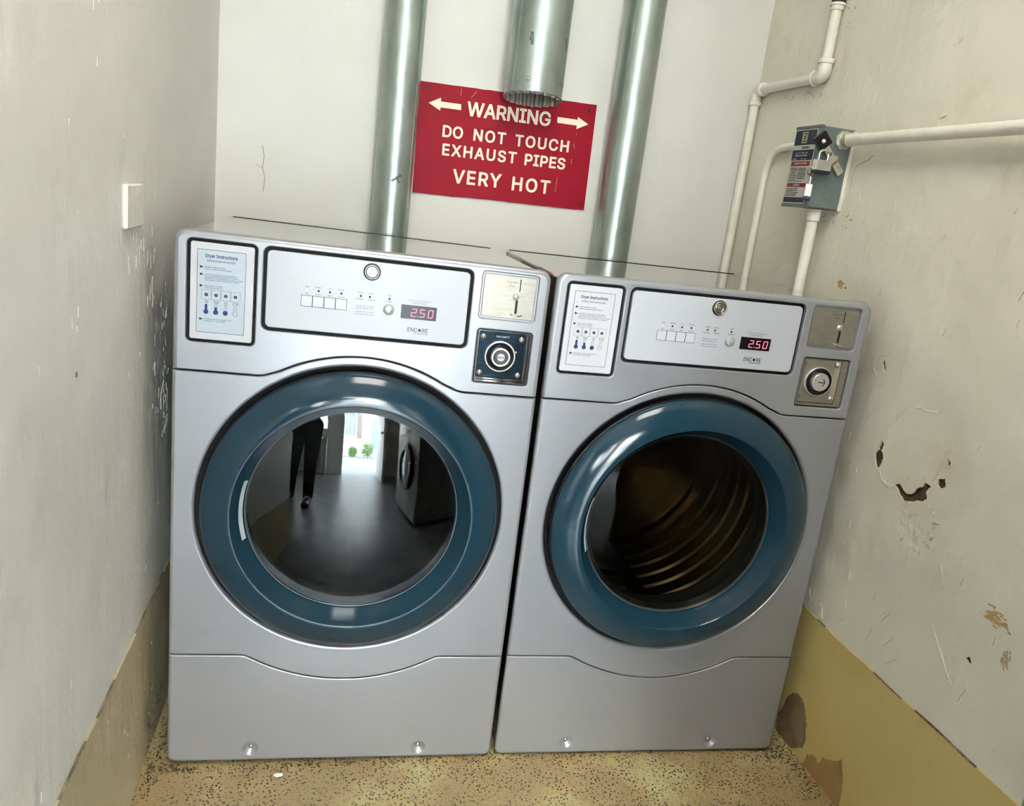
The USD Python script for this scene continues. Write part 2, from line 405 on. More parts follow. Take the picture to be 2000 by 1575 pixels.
plain('house_wall', (0.68, 0.62, 0.54), 0.8)
plain('house_blue', (0.22, 0.34, 0.42), 0.6)
plain('shutter_brown', (0.20, 0.15, 0.13), 0.6)
plain('dark_pane', (0.25, 0.30, 0.36), 0.1)
plain('leaf', (0.12, 0.24, 0.05), 0.6)
mat('door_glass', {'w': ('layer_weight', {'blend': 0.5}), 'pw': ('math', {'math_type': 'power', 'value2': 3.0}), 'ma': ('math', {'math_type': 'multiply_add', 'value2': 0.75, 'value3': 0.07}),
                   't': ('transparent_bsdf', {'color': (0.30, 0.33, 0.34)}), 'g': ('glossy_bsdf', {'color': (0.92, 0.96, 1.0), 'roughness': 0.0}), 'mx': ('mix_closure', {})},
    [('w.facing', 'pw.value1'), ('pw.value', 'ma.value1'), ('ma.value', 'mx.fac'), ('t.BSDF', 'mx.closure1'), ('g.BSDF', 'mx.closure2')], surface='mx.closure')
mat('smoked_glass', {'w': ('layer_weight', {'blend': 0.5}), 'pw': ('math', {'math_type': 'power', 'value2': 3.0}), 'ma': ('math', {'math_type': 'multiply_add', 'value2': 0.10, 'value3': 0.004}),
                   't': ('transparent_bsdf', {'color': (0.50, 0.49, 0.46)}), 'g': ('glossy_bsdf', {'color': (0.92, 0.96, 1.0), 'roughness': 0.0}), 'mx': ('mix_closure', {})},
    [('w.facing', 'pw.value1'), ('pw.value', 'ma.value1'), ('ma.value', 'mx.fac'), ('t.BSDF', 'mx.closure1'), ('g.BSDF', 'mx.closure2')], surface='mx.closure')
mat('window_glass', {'w': ('fresnel', {'IOR': 1.45}), 't': ('transparent_bsdf', {'color': (0.95, 0.97, 0.97)}), 'g': ('glossy_bsdf', {'roughness': 0.02}), 'mx': ('mix_closure', {})},
    [('w.fac', 'mx.fac'), ('t.BSDF', 'mx.closure1'), ('g.BSDF', 'mx.closure2')], surface='mx.closure')

# ------------------------------------------------------------------ the room
ZF = -0.012                       # floor level (the dryers stand on short feet)
ZC = 2.75                         # ceiling
XL, XR, YB = -0.05, 1.45, 0.80    # the niche: left wall, right wall, back wall
XFAR, YN, YFR = -1.65, -0.80, -3.95
DADO = 0.336

struct('floor', box(XL, XR + .1, -.34, YB + .1, ZF - 0.1, ZF), 'floor_concrete', 'speckled ochre painted floor of the niche')
struct('floor', box(XFAR - .2, XR + .2, YFR - .2, -.34, ZF - 0.1, ZF - .001), 'floor_grey', 'dark grey concrete floor behind the viewer')
struct('floor', box(XFAR - .2, XL, -.34, YB + .1, ZF - 0.1, ZF - .001), 'floor_grey')
struct('ceiling', box(XFAR - .2, XR + .2, YFR - .2, YB + .2, ZC, ZC + 0.1), 'ceiling_paint')
struct('wall_back', box(XL - .15, XR + .15, YB, YB + .15, ZF, ZC), 'paint_back')
struct('wall_left', box(XL - .15, XL, YN, YB, ZF, ZC), 'paint_left')
struct('wall_left_return', box(XFAR, XL - .15, YN, YN + .15, ZF, ZC), 'paint_left')
struct('wall_far_left', box(XFAR - .15, XFAR, YFR, YN + .15, ZF, ZC), 'paint_left')

# the right wall: a plaster skin with broken-out holes over the dark fill behind it
def blob(pts, jag=0.0012, seed=1):
    """An irregular outline through the points, its edges broken up."""
    r = np.random.default_rng(seed); P = np.array(pts); out = []
    for i in range(len(P)):
        a, b = P[i], P[(i + 1) % len(P)]; L = np.linalg.norm(b - a); n = max(2, int(L / 0.005))
        for k in range(n):
            out.append(a + (b - a) * k / n + r.normal(0, jag, 2) * (1 if k else 0.3))
    g = shapely.make_valid(Polygon(out)).buffer(.0003)
    return max(polys(g), key=lambda q: q.area)
holes = [blob([(-.061, .810), (-.056, .790), (-.060, .786), (-.069, .790), (-.070, .802)], .0007, 3),
         blob([(-.060, .789), (-.050, .774), (-.056, .758), (-.067, .745), (-.073, .752), (-.078, .772), (-.073, .783)], .0008, 31),
         blob([(-.132, .732), (-.145, .739), (-.158, .731), (-.172, .727), (-.176, .716), (-.168, .711), (-.158, .716), (-.146, .722)], .0008, 4),
         blob([(-.172, .728), (-.182, .731), (-.194, .749), (-.206, .756), (-.211, .768), (-.228, .766), (-.219, .753), (-.225, .739), (-.217, .730), (-.204, .727), (-.186, .718), (-.174, .714)], .0010, 41),
         blob([(-.240, .787), (-.249, .790), (-.257, .794), (-.263, .780), (-.250, .771), (-.242, .776)], .0007, 5),
         blob([(-.251, .833), (-.260, .827), (-.259, .815), (-.253, .821)], .0006, 6),
         blob([(-.010, .976), (-.005, .966), (-.010, .957), (-.015, .950), (-.018, .958), (-.013, .966)], .0006, 7),
         blob([(-.421, .510), (-.413, .502), (-.423, .496), (-.428, .501)], .0004, 8)]
skin_poly = Polygon([(YFR, ZF), (YB, ZF), (YB, ZC), (YFR, ZC)]).difference(shapely.union_all(holes))
wr = struct('wall_right', extrude_yz(skin_poly, XR, XR + .004), 'paint_right', smooth=False)
obj('hole_backing', box(XR + .005, XR + .15, YFR, YB, ZF, ZC), 'hole_dark', wr, label='dark broken-out filling seen inside the wall holes')
# front wall (behind the camera) with the street doorway and a window
fw = Polygon([(XFAR - .15, ZF), (XR + .15, ZF), (XR + .15, ZC), (XFAR - .15, ZC)])
fw = fw.difference(shapely.box(.08, ZF - 1, .92, 2.12)).difference(shapely.box(-1.30, 1.05, -.25, 2.15))
struct('wall_front', extrude_xz(fw, YFR - .15, YFR), 'paint_left', smooth=False)
dr1 = struct('door_1', [cbox(.06, .10, YFR - .15, YFR + .02, ZF, 2.14, .004), cbox(.90, .94, YFR - .15, YFR + .02, ZF, 2.14, .004), cbox(.06, .94, YFR - .15, YFR + .02, 2.10, 2.14, .004)], 'frame_white')
obj('door_leaf', cbox(.905, .945, YFR + .03, YFR + .83, ZF + .01, 2.10, .004), 'frame_white', dr1)
obj('door_knob', trimesh.creation.icosphere(2, .03).apply_translation([.885, YFR + .76, 1.0]), 'nickel', dr1, smooth=True)
w1 = struct('window_1', [cbox(-1.32, -1.26, YFR - .12, YFR + .02, 1.03, 2.17, .004), cbox(-.29, -.23, YFR - .12, YFR + .02, 1.03, 2.17, .004), cbox(-1.32, -.23, YFR - .12, YFR + .02, 2.11, 2.17, .004),
                         cbox(-1.34, -.21, YFR - .12, YFR + .05, 1.01, 1.07, .004), cbox(-1.26, -.29, YFR - .09, YFR - .05, 1.57, 1.61, .004), cbox(-.795, -.755, YFR - .09, YFR - .05, 1.07, 2.11, .004)], 'frame_white')
for xa, xb in ((-1.26, -.795), (-.755, -.29)):
    for za, zb in ((1.07, 1.57), (1.61, 2.11)):
        obj('pane', box(xa, xb, YFR - .072, YFR - .068, za, zb), 'window_glass', w1)

# painted dado bands along the side walls, their cracked upper line slightly proud
def dado_line(y):
    return DADO + 0.0016 * math.sin(y * 9) + 0.0012 * math.sin(y * 31 + 1)
ys = np.linspace(YN + .001, YB, 60)
top = [(y, dado_line(y) + RNG.normal(0, .0006)) for y in ys]
struct('trim_1', extrude_yz(Polygon([(YN + .001, ZF), (YB, ZF)] + top[::-1]), XL, XL + .0035), 'dado_left', 'brown painted dado band along the foot of the left wall')
ys = np.linspace(YFR, YB, 160)
top = [(y, dado_line(y) + RNG.normal(0, .0006)) for y in ys]
tr2 = struct('trim_2', extrude_yz(Polygon([(YFR, ZF), (YB, ZF)] + top[::-1]), XR - .0035, XR), 'dado_right', 'ochre painted dado band along the foot of the right wall')
tr1 = stage.GetPrimAtPath('/World/trim_1')
def crack(y0, y1, x0, x1, seed, wmin=.0002, wmax=.0018):
    r = np.random.default_rng(seed); y = np.linspace(y0, y1, max(4, int(abs(y1 - y0) / .004)))
    w = np.clip(np.abs(r.normal(0, 1, len(y))) * .0007 + wmin, 0, wmax)
    c = np.array([dado_line(q) for q in y]) + .0004
    return extrude_yz(Polygon(list(zip(y, c + w)) + list(zip(y, c - w))[::-1]).buffer(0), x0, x1)
for a, b, s in ((-.05, .19, 1), (-.30, -.20, 2), (-.48, -.36, 3)):
    obj('paint_crack', crack(a, b, XL + .0004, XL + .0042, s), 'line_dirt', tr1, smooth=False)
for a, b, s in ((.06, .125, 4), (-.03, .0, 5), (-.41, -.345, 6), (-.30, -.21, 7), (-.34, -.50, 8)):
    obj('paint_crack', crack(a, b, XR - .0042, XR - .0004, s), 'line_dirt', tr2, smooth=False)
obj('peeled_patch', extrude_yz(blob([(.042, .094), (.025, .118), (.004, .131), (-.012, .130), (-.025, .120), (-.043, .098), (-.052, .072), (-.059, .050), (-.056, .022), (-.040, .010), (-.01, ZF), (.055, ZF), (.062, .03), (.050, .060)], .0018, 11), XR - .0042, XR - .003), 'bare_plaster', tr2, smooth=False, label='bare brown patch where the ochre paint has peeled')
obj('peeled_patch', extrude_yz(blob([(-.075, .018), (-.09, .032), (-.108, .037), (-.116, .026), (-.124, .038), (-.129, .056), (-.146, .064), (-.160, .070), (-.174, .082), (-.189, .098), (-.197, .075), (-.207, .055), (-.212, .03), (-.215, ZF), (-.07, ZF)], .0016, 12), XR - .0042, XR - .003), 'peel_tan', tr2, smooth=False, label='ragged tan patch where the paint has peeled above the floor')
obj('peeled_patch', extrude_yz(blob([(-.235, ZF), (-.245, .01), (-.262, .005), (-.275, .018), (-.29, .008), (-.31, ZF)], .0016, 13), XR - .0042, XR - .003), 'peel_tan', tr2, smooth=False)
# rusty scuffs and raised plaster lines on the right wall
def scuff(cy, cz, w, h, seed, n=26, slant=0.0):
    r = np.random.default_rng(seed); g = []
    for _ in range(n):
        y, z = r.normal(0, w * .4), r.normal(0, h * .4); l = abs(r.normal(0, w * .35)) + .002; a = slant + r.normal(0, .25)
        g.append(LineString([(cy + y - l * math.cos(a) / 2, cz + z - l * math.sin(a) / 2), (cy + y + l * math.cos(a) / 2, cz + z + l * math.sin(a) / 2)]).buffer(abs(r.normal(0, .0009)) + .0004, 2))
    return extrude_yz(shapely.union_all(g), XR - .0004, XR + .001)
obj('rust_scuff', scuff(-.447, .606, .030, .018, 21, 60, .1), 'rust_stain', wr, smooth=False)
obj('rust_scuff', scuff(-.492, .549, .010, .020, 22, 26, 1.2), 'rust_stain', wr, smooth=False)
obj('rust_scuff', scuff(.205, 1.112, .014, .010, 23, 30, .3), 'rust_stain', wr, smooth=False)
def ridge(pts, r, seed):
    q = np.random.default_rng(seed); P = []
    for (a, b) in zip(pts[:-1], pts[1:]):
        for s in np.linspace(0, 1, 8, endpoint=False): P.append([XR, a[0] + (b[0] - a[0]) * s + q.normal(0, .0012), a[1] + (b[1] - a[1]) * s + q.normal(0, .0012)])
    P.append([XR, *pts[-1]]); P = np.array(P)
    m = tube(P, np.abs(q.normal(r * 1.5, r * .35, len(P))), 8); m.vertices[:, 0] = XR - (XR - m.vertices[:, 0]) * .55; return m
for k, (pts, r) in enumerate([([(-.105, .895), (-.085, .86), (-.073, .82)], .0022), ([(-.075, .745), (-.088, .728), (-.112, .722), (-.132, .728)], .0022), ([(-.255, .862), (-.24, .84), (-.236, .80), (-.226, .775)], .0022),
                              ([(-.135, .905), (-.17, .905), (-.205, .912)], .0018), ([(-.30, .64), (-.315, .61), (-.325, .585)], .0013), ([(.115, .46), (.125, .40), (.128, .355)], .0026),
                              ([(-.32, .515), (-.36, .475), (-.40, .435)], .0012), ([(-.02, .99), (.015, .975), (.022, .955), (.005, .935)], .0009), ([(.06, .385), (.045, .362)], .0022), ([(.0, .37), (-.008, .345)], .0022)]):
    obj('plaster_ridge', ridge(pts, r, 40 + k), 'paint_right', wr)
obj('wall_crack', extrude_yz(shapely.union_all([LineString([(.245, 1.385), (.225, 1.392), (.205, 1.398), (.19, 1.408)]).buffer(.0006), LineString([(.245, 1.385), (.252, 1.36), (.25, 1.33)]).buffer(.0003)]), XR - .0003, XR + .001), 'line_dirt', wr, smooth=False)
obj('nail_hole', lathe([(0, 0), (.004, 0), (.0035, -.0012), (0, -.0012)], 0, 0, 12).apply_transform(trimesh.transformations.rotation_matrix(math.pi / 2, [0, 0, 1])).apply_translation([XL, -.366, .918]), 'line_dirt', stage.GetPrimAtPath('/World/wall_left'))
obj('hairline_crack', extrude_xz(shapely.union_all([LineString([(.066, 1.272), (.071, 1.245), (.068, 1.215), (.075, 1.19), (.072, 1.155)]).buffer(.0006), LineString([(.068, 1.215), (.05, 1.222)]).buffer(.0005)]), YB - .0004, YB + .001), 'line_dirt', stage.GetPrimAtPath('/World/wall_back'), smooth=False)

def ticks(n, yr, zr, seed, ang=math.pi / 2, spread=.15, ln=(.004, .016), wd=(.0003, .0008)):
    """Short raised strokes of paint: drips, chips and scratches, as (y, z) outlines."""
    r = np.random.default_rng(seed); g = []
    for _ in range(n):
        y, z, a, l = r.uniform(*yr), r.uniform(*zr), ang + r.normal(0, spread), r.uniform(*ln)
        bend = r.normal(0, .0012); c, q = math.cos(a), math.sin(a)
        g.append(LineString([(y - c * l / 2, z - q * l / 2), (y + bend, z), (y + c * l / 2, z + q * l / 2)]).buffer(r.uniform(*wd), 2))
    return shapely.union_all(g)
wl = stage.GetPrimAtPath('/World/wall_left')
obj('paint_drips', extrude_yz(ticks(32, (-.55, .20), (.36, 1.7), 61, wd=(.0002, .0005)), XL - .0002, XL + .0006), 'paint_left', wl, smooth=False, kind='stuff')
obj('paint_scratches', extrude_yz(shapely.union_all([ticks(26, (.08, .22), (.62, .98), 62, spread=.3, ln=(.004, .03), wd=(.00015, .0003)), ticks(30, (.17, .23), (.66, .80), 63, spread=.7, ln=(.003, .018), wd=(.00015, .0004)), ticks(16, (-.10, .10), (.95, 1.10), 64, ln=(.006, .03), wd=(.00015, .0003))]), XL - .0002, XL + .0006), 'paint_chip', wl, smooth=False, kind='stuff')
obj('mould_spots', extrude_yz(shapely.union_all([ticks(50, (.05, .20), (.03, .085), 65, spread=1.5, ln=(.001, .012), wd=(.0006, .0022)), ticks(40, (.02, .2), (-.005, .03), 66, spread=1.5, ln=(.001, .008), wd=(.0005, .0016))]), XL + .0034, XL + .0040), 'mould', tr1, smooth=False, kind='stuff')
obj('paint_drips', extrude_yz(ticks(26, (-.62, .1), (.02, .32), 67, spread=.4, ln=(.003, .010)), XL + .0034, XL + .0042), 'dado_left', tr1, smooth=False, kind='stuff')
obj('paint_drips', extrude_yz(shapely.union_all([ticks(70, (-.62, .55), (.36, 1.78), 71, 1.75, .35, (.004, .022), (.0003, .0010)), ticks(40, (-.27, -.17), (.62, .73), 72, 1.2, 1.5, (.002, .010), (.0004, .0012)), ticks(14, (-.45, .12), (.36, .50), 73, 1.9, .3, (.012, .035), (.0005, .0013))]).difference(shapely.union_all(holes).buffer(.002)), XR - .0020, XR + .0002), 'paint_right', wr, smooth=False, kind='stuff')
obj('dirt_scratches', extrude_yz(shapely.union_all([ticks(10, (.22, .34), (1.235, 1.272), 74, 2.2, .5, (.003, .012), (.0003, .0009)), ticks(14, (.455, .64), (1.560, 1.584), 75, .3, 1.2, (.002, .010), (.0003, .0008)), ticks(8, (.38, .44), (1.70, 1.78), 76, 1.2, 1.2, (.003, .010), (.0003, .0009))]), XR - .0003, XR + .0002), 'line_dirt', wr, smooth=False, kind='stuff')

# ------------------------------------------------------------------ the two dryers
W, HT, DEPTH = 0.686, 1.098, 0.652
DX, DZ = 0.343, 0.579             # centre of the round door
def pose(ox, oy, oz, yaw, lean):
    c, s = math.cos(yaw), math.sin(yaw)
    return Gf.Matrix4d(c, s, lean, 0, -s, c, 0, 0, 0, 0, 1, 0, ox, oy, oz, 1)

def arc(R, z_at, n=28, up=True):
    """Points of the seam arc around the door, left to right, where it meets the height z_at."""
    dx = math.sqrt(R * R - (z_at - DZ) ** 2); a = math.atan2(z_at - DZ, -dx); b = math.atan2(z_at - DZ, dx)
    if not up: a, b = a % (2 * math.pi), b % (2 * math.pi)
    return [(DX + R * math.cos(t), DZ + R * math.sin(t)) for t in np.linspace(a, b, n)]

def seam_up(g):
    return [(0.0, .844 + g), (.150, .844 + g), (.161, .8455 + g)] + arc(.317 + g, .856 + g) + [(.525, .8455 + g), (.536, .844 + g), (W, .844 + g)]
def seam_low(g):
    return [(0.0, .2555 + g), (.139, .2555 + g), (.146, .2545 + g)] + arc(.378 - g, .2485 + g, up=False) + [(.540, .2545 + g), (.547, .2555 + g), (W, .2555 + g)]

INSTR = [(['Carefully clean lint screen', 'Limpie con cuidado la trampa de pelusa'], 1.0340, .0036),
         (['Load dryer and close door. Overloading', 'the dryer will affect drying efficiency and', 'performance, may require extra cycles. Cargue', 'la secadora y cierre la puerta con cuidado'], 1.0210, .00335),
         (['Select fabric program', 'Seleccione programa'], 1.0006, .0036)]

def thermometer(cx, z0, z1, r_bulb, r_stem):
    return shapely.union_all([Point(cx, z0 + r_bulb).buffer(r_bulb), shapely.box(cx - r_stem, z0 + r_bulb, cx + r_stem, z1 - r_stem), Point(cx, z1 - r_stem).buffer(r_stem)])

SEG = {'2': 'abged', '5': 'afgcd', '0': 'abcdef'}
def digit(ch, x0, z0, w, h, y, slant=.10):
    t = .00115; zs = dict(a=h, g=h / 2, d=0); ms = []
    for s in SEG[ch]:
        if s in zs: a, b = (x0 + .0004, z0 + zs[s]), (x0 + w - .0004, z0 + zs[s])
        else:
            x = x0 if s in 'fe' else x0 + w; lo, hi = (z0 + h / 2, z0 + h) if s in 'fb' else (z0, z0 + h / 2)
            a, b = (x, lo + .0004), (x, hi - .0004)
        g = LineString([a, b]).buffer(t / 2 * 1.15, cap_style='round', quad_segs=3)
        ms.append(affinity.skew(g, xs=math.degrees(math.atan(slant)), origin=(x0, z0)))
    return extrude_xz(shapely.union_all(ms), y - .0004, y)

def make_dryer(label, matrix, left):
    d = thing('tumble_dryer', label, 'dryer', matrix=matrix)
    # cabinet: bent sheets, open to the front
    cab = [cbox(.004, W - .004, .012, DEPTH, HT - .016, HT - .010, .0025), cbox(.006, W - .006, DEPTH - .006, DEPTH - .001, .02, HT - .011, .0015), cbox(.006, W - .006, .016, DEPTH, .018, .024, .0015)]
    obj('cabinet', cab, 'top_enamel', d)
    for xa in (.007, W - .011): obj('side_panel', cbox(xa, xa + .004, .013, DEPTH, .02, HT - .013, .0010), 'side_shade_black', d, label='glossy side panel blackened for the shade between the dryers')
    obj('rear_gap_shade', cbox(.012, W - .012, DEPTH - .002, DEPTH + .001, HT - .030, HT - .0086, .0004), 'black_plastic', d)  # dark strip standing in for the shaded gap behind the top sheet
    for fx in (.05, W - .05):
        for fy in (.06, DEPTH - .06): obj('foot', trimesh.creation.cylinder(.022, .034, sections=20).apply_translation([fx, fy, .007]), 'black_plastic', d)
    # upper fascia with four recesses
    pts = [(x, z, 0) for x, z in seam_up(.0012)] + [(W, HT, .022), (0.0, HT, .022)]
    fasc = round_poly(pts, 8)
    def rounding(mid, nrm):
        if mid[1] > 1.06 and nrm[1] > .05: return .009
        if abs(nrm[0]) > .95 and (mid[0] < .001 or mid[0] > W - .001): return .009
        return .0022
    hl = [rrect(.0225, .1415, .8982, 1.0832, .010), rrect(.1520, .5340, .9310, 1.0838, .013), rrect(.5515, .6620, .9940, 1.0845, .007), rrect(.5520, .6625, .8665, .9740, .006)]
    def rounding_f(mid, nrm):
        inside = .02 < mid[0] < W - .02 and .86 < mid[1] < 1.09
        return .0022 if inside else rounding(mid, nrm)
    obj('control_fascia', bevel_panel(fasc, hl, 0.0, .013, rounding_f), 'silver_enamel', d)
    # middle panel with the round door dish
    mid_p = [(x, z, 0) for x, z in seam_low(.0012)] + [(x, z, 0) for x, z in seam_up(-.0012)[::-1]]
    def rounding_m(mid, nrm):
        if math.hypot(mid[0] - DX, mid[1] - DZ + .003) < .306: return .006
        return .007 if abs(nrm[0]) > .95 and (mid[0] < .001 or mid[0] > W - .001) else .0022
    obj('front_panel', bevel_panel(round_poly(mid_p), [circle(DX, DZ - .002, .3005, 128)], 0.0, .012, rounding_m), 'silver_enamel', d)
    obj('door_recess', lathe([(.3015, .010), (.3005, .016), (.288, .019), (.245, .020), (.245, .024), (.302, .024)], DX, DZ - .002, 128, closed=True), 'dark_gasket', d, label='dark recessed ring behind the door')
    low_p = [(x, z, 0) for x, z in seam_low(-.0012)[::-1]] + [(0.0, .001, .016), (W, .001, .016)]
    scr = [(.1655, .0255), (.5215, .0215)]
    def rounding_l(mid, nrm):
        return .007 if (abs(nrm[0]) > .95 and (mid[0] < .001 or mid[0] > W - .001)) or mid[1] < .012 and nrm[1] < -.3 and not any(math.hypot(mid[0] - a, mid[1] - b) < .02 for a, b in scr) else .0022
    obj('lower_panel', bevel_panel(round_poly(low_p), [circle(a, b + .006, .0145, 32) for a, b in scr], 0.0, .012, rounding_l), 'silver_enamel', d)
    for a, b in scr:
        obj('screw_dimple', lathe([(.0150, .0015), (.006, .0075), (0, .0085), (0, .011), (.0155, .011)], a, b + .006, 32), 'silver_enamel', d)
        obj('screw', [dome(a, b + .007, .0052, .0068, .0035)], 'nickel', d)
    # door: blue ring, dark rim, domed glass, grip
    prof = [(.2885, -.006), (.2885, -.012), (.2872, -.0165), (.283, -.0215), (.274, -.0275), (.262, -.0335), (.250, -.0380), (.240, -.0402), (.2335, -.0410), (.2305, -.0402), (.2285, -.0375), (.2235, -.0280), (.2150, -.0125), (.2095, -.0035), (.2080, .001), (.2080, .010), (.284, .012)]
    door = obj('door', lathe(prof, DX, DZ, 160, closed=True), 'door_blue', d, smooth=35, label='round blue plastic door ring')
    obj('door_rim', lathe([(.2880, -.0055), (.2902, -.0045), (.2902, .0150), (.246, .0155), (.246, .0125), (.284, .0122)], DX, DZ, 160, closed=True), 'black_plastic', door, label='black edge of the door')
    R, rim = .90, .2072; sag = R - math.sqrt(R * R - rim * rim)
    outer = [(r, .002 - (math.sqrt(R * R - r * r) - (R - sag))) for r in np.linspace(0, rim, 22)]
    glass = outer + [(r, y + .004) for r, y in outer[::-1]]
    obj('door_glass', lathe(glass, DX, DZ, 128), 'door_glass' if left else 'smoked_glass', door, smooth=40, label='domed dark door glass')
    obj('glass_seal', lathe([(.2082, .001), (.2025, .0075), (.196, .016), (.196, .024), (.2085, .024)], DX, DZ, 128, closed=True), 'seal_reflection_grey' if left else 'seal_grey', door)
    obj('door_handle', lathe([(.2105, -.0055), (.2165, -.0162), (.2195, -.0150), (.2155, -.002)], DX, DZ, 40, math.radians(163.5), math.radians(196.5), closed=True), 'handle_grey', door, label='pale grey grip let into the ring')
    # drum behind the glass
    obj('drum_throat', lathe([(.246, .0215), (.222, .040), (.214, .085), (.250, .085), (.262, .050), (.262, .0215)], DX, DZ, 96, closed=True), 'seal_grey', d)
    pr = [(.214, .088)] + [(.285 - (.006 if (k % 10) == 8 else 0), .095 + .0055 * k) for k in range(80)] + [(.10, .535), (0.0, .535)]
    pr = pr + [(0.0, .545), (.295, .545), (.295, .088)]
    drum = obj('drum', lathe(pr, DX, DZ, 96, closed=False), 'drum_steel', d, smooth=40)
    for k in range(3):
        a = math.radians(35 + 120 * k); c, s = math.cos(a), math.sin(a)
        v = []
        for y in (.12, .50):
            for rr, t in ((.284, -.022), (.252, -.006), (.252, .006), (.284, .022)): v.append([DX + rr * c - t * s, y, DZ + rr * s + t * c])
        obj('drum_baffle', trimesh.convex.convex_hull(np.array(v)), 'drum_steel', drum)
    # instruction card in its recess
    obj('card_recess', cbox(.0215, .1425, .0095, .013, .8975, 1.0840, .0005), 'dark_gasket', d)
    card = obj('instruction_card', bevel_panel(rrect(.0282, .1362, .9035, 1.0778, .004), [], .0030, .0098, .0012), 'card_white', d, label='white framed instruction card')
    fy = .0030
    obj('card_field', extrude_xz(Polygon(rrect(.0400, .1218, .9172, 1.0652, .001)), fy - .0002, fy), 'card_blue' if left else 'card_white', card)
    obj('card_border', extrude_xz(Polygon(rrect(.0396, .1222, .9168, 1.0656, .001)).difference(Polygon(rrect(.0402, .1216, .9174, 1.0650, .001))), fy - .0004, fy), 'ink_navy', card)
    ty = fy - .0002
    obj('heading', text('Dryer Instructions', .0527, 1.0520, .0055, ty, x1=.1078, bold=True), 'ink_bright_blue' if left else 'ink_blue', card, smooth=False)
    obj('subheading', text('Instrucciones del secador', .0555, 1.0446, .0038, ty, x1=.1046), 'ink_grey', card, smooth=False)
    lines = []; arrows = []
    for rows, z, pitch in INSTR:
        w = {0: (.0868, .0985), 1: (.1062, .1095, .1172, .1115), 2: (.0838, .0838)}[INSTR.index((rows, z, pitch))]
        for k, row in enumerate(rows): lines.append(text(row, .0525, z - k * pitch, .00205, ty, x1=w[k], depth=.0002))
        arrows.append((.0446, z + .0004))
    for k, row in enumerate(['Insert required amount to reach desired "Time"', 'Inserte dinero / oprima "Start"']): lines.append(text(row, .0522, .9408 - k * .0036, .00205, ty, x1=(.1003, .0895)[k], depth=.0002))
    arrows.append((.0450, .9410))
    obj('fine_print', lines, 'ink_blue', card, smooth=False, kind='stuff')
    for a, b in arrows: obj('arrow_mark', extrude_xz(Polygon([(a, b - .0024), (a + .0062, b), (a, b + .0024)]), ty - .0002, ty), 'ink_navy', card, smooth=False)
    grid = Polygon(rrect(.0475, .1140, .9770, .9945, .0005))
    cells = [shapely.box(.0475 + .016625 * k + .0003, .9773, .0475 + .016625 * (k + 1) - .0003, .9942) for k in range(4)]
    obj('cycle_grid', extrude_xz(grid.difference(shapely.union_all(cells)), ty - .0002, ty), 'ink_grey', card, smooth=False)
    for k in range(4):
        cx = .0560 + .01655 * k
        dot = Point(cx, .9855).buffer(.0030)
        obj('cycle_dot', extrude_xz(dot, ty - .0002, ty), 'ink_navy', card, smooth=False)
        obj('cycle_number', text('1234'[k], 0, .9843, .0026, ty - .0002, center=cx, depth=.0001), 'card_white', card, smooth=False)
        rows = (('High', 'Alta'), ('Medium', 'Media'), ('Low', 'Baja'), ('No heat', 'Sin calor'))[k]
        obj('cycle_name', [text(rows[0], 0, .9735, .0021, ty, center=cx + .0008), text(rows[1], 0, .9706, .0021, ty, center=cx + .0008)], 'ink_grey', card, smooth=False)
        th = thermometer(cx, .9505, .9688, .0042, .0022)
        lvl = (.97, .9638, .9588, .945)[k]
        obj('thermometer', extrude_xz(th.difference(th.buffer(-.0005)) if k else th, ty - .0002, ty), 'ink_bright_blue' if k == 0 else 'ink_grey', card, smooth=False)
        if k in (1, 2): obj('thermometer_fill', extrude_xz(th.intersection(shapely.box(0, .94, .2, lvl)), ty - .0003, ty), 'ink_bright_blue', card, smooth=False)
    # control panel
    obj('panel_recess', cbox(.1510, .5350, .0095, .013, .9300, 1.0845, .0005), 'dark_gasket', d)
    cp = obj('control_panel', bevel_panel(rrect(.1580, .5282, .9372, 1.0776, .009), [], .0020, .0098, .0018), 'control_white', d, label='white control panel plate')
    py = .0020
    lx, lz = .3440, 1.0585
    obj('lock_washer', ring3(lx, lz, .0140, .0158, py - .0012, py + .001), 'black_plastic', cp)
    obj('panel_lock', [ring3(lx, lz, .0108, .0142, py - .0050, py + .001), disc(lx, lz, .0112, py - .0020, py + .001)], 'dull_nickel' if left else 'nickel', cp)
    obj('lock_face', disc(lx, lz, .0102, py - .0042, py, .0006) if left else ring3(lx, lz, .0072, .0100, py - .0044, py), 'lock_white' if left else 'nickel', cp)
    obj('lock_tube', [ring3(lx, lz, .0042, .0052, py - .0048, py), cbox(lx - .0008, lx + .0008, py - .0050, py, lz + .0048, lz + .0070, .0002)], 'dull_nickel', cp)
    obj('lock_core', disc(lx, lz, .0034, py - .0046, py, .0004), 'lock_white' if left else 'nickel', cp)
    for k in range(4):
        x0 = .2198 + .02058 * k
        obj('button_outline', extrude_xz(shapely.box(x0, .9822, x0 + .0206, 1.0030).difference(shapely.box(x0 + .0006, .9828, x0 + .0200, 1.0024)), py - .0003, py), 'ink_grey', cp, smooth=False)
        obj('cycle_button', cbox(x0 + .0007, x0 + .0199, py - .0010, py, .9829, 1.0023, .0004), 'button_white' if left else 'card_white', cp)
        cx = .2300 + .02043 * k
        obj('indicator_light', disc(cx, 1.0127, .0019 if k else .0022, py - .0006, py, .0003, 16), 'ink_black' if k else 'red_lamp', cp, label=None if k else 'lit red indicator light')
        a, b = (('High', 'Alta'), ('Medium', 'Media'), ('Low', 'Baja'), ('No heat', 'Sin calor'))[k]
        obj('button_print', [text(a, 0, 1.0180, .0022, py, center=cx, depth=.0002), text(b, 0, 1.0052, .0022, py, center=cx, depth=.0002)], 'ink_grey', cp, smooth=False)
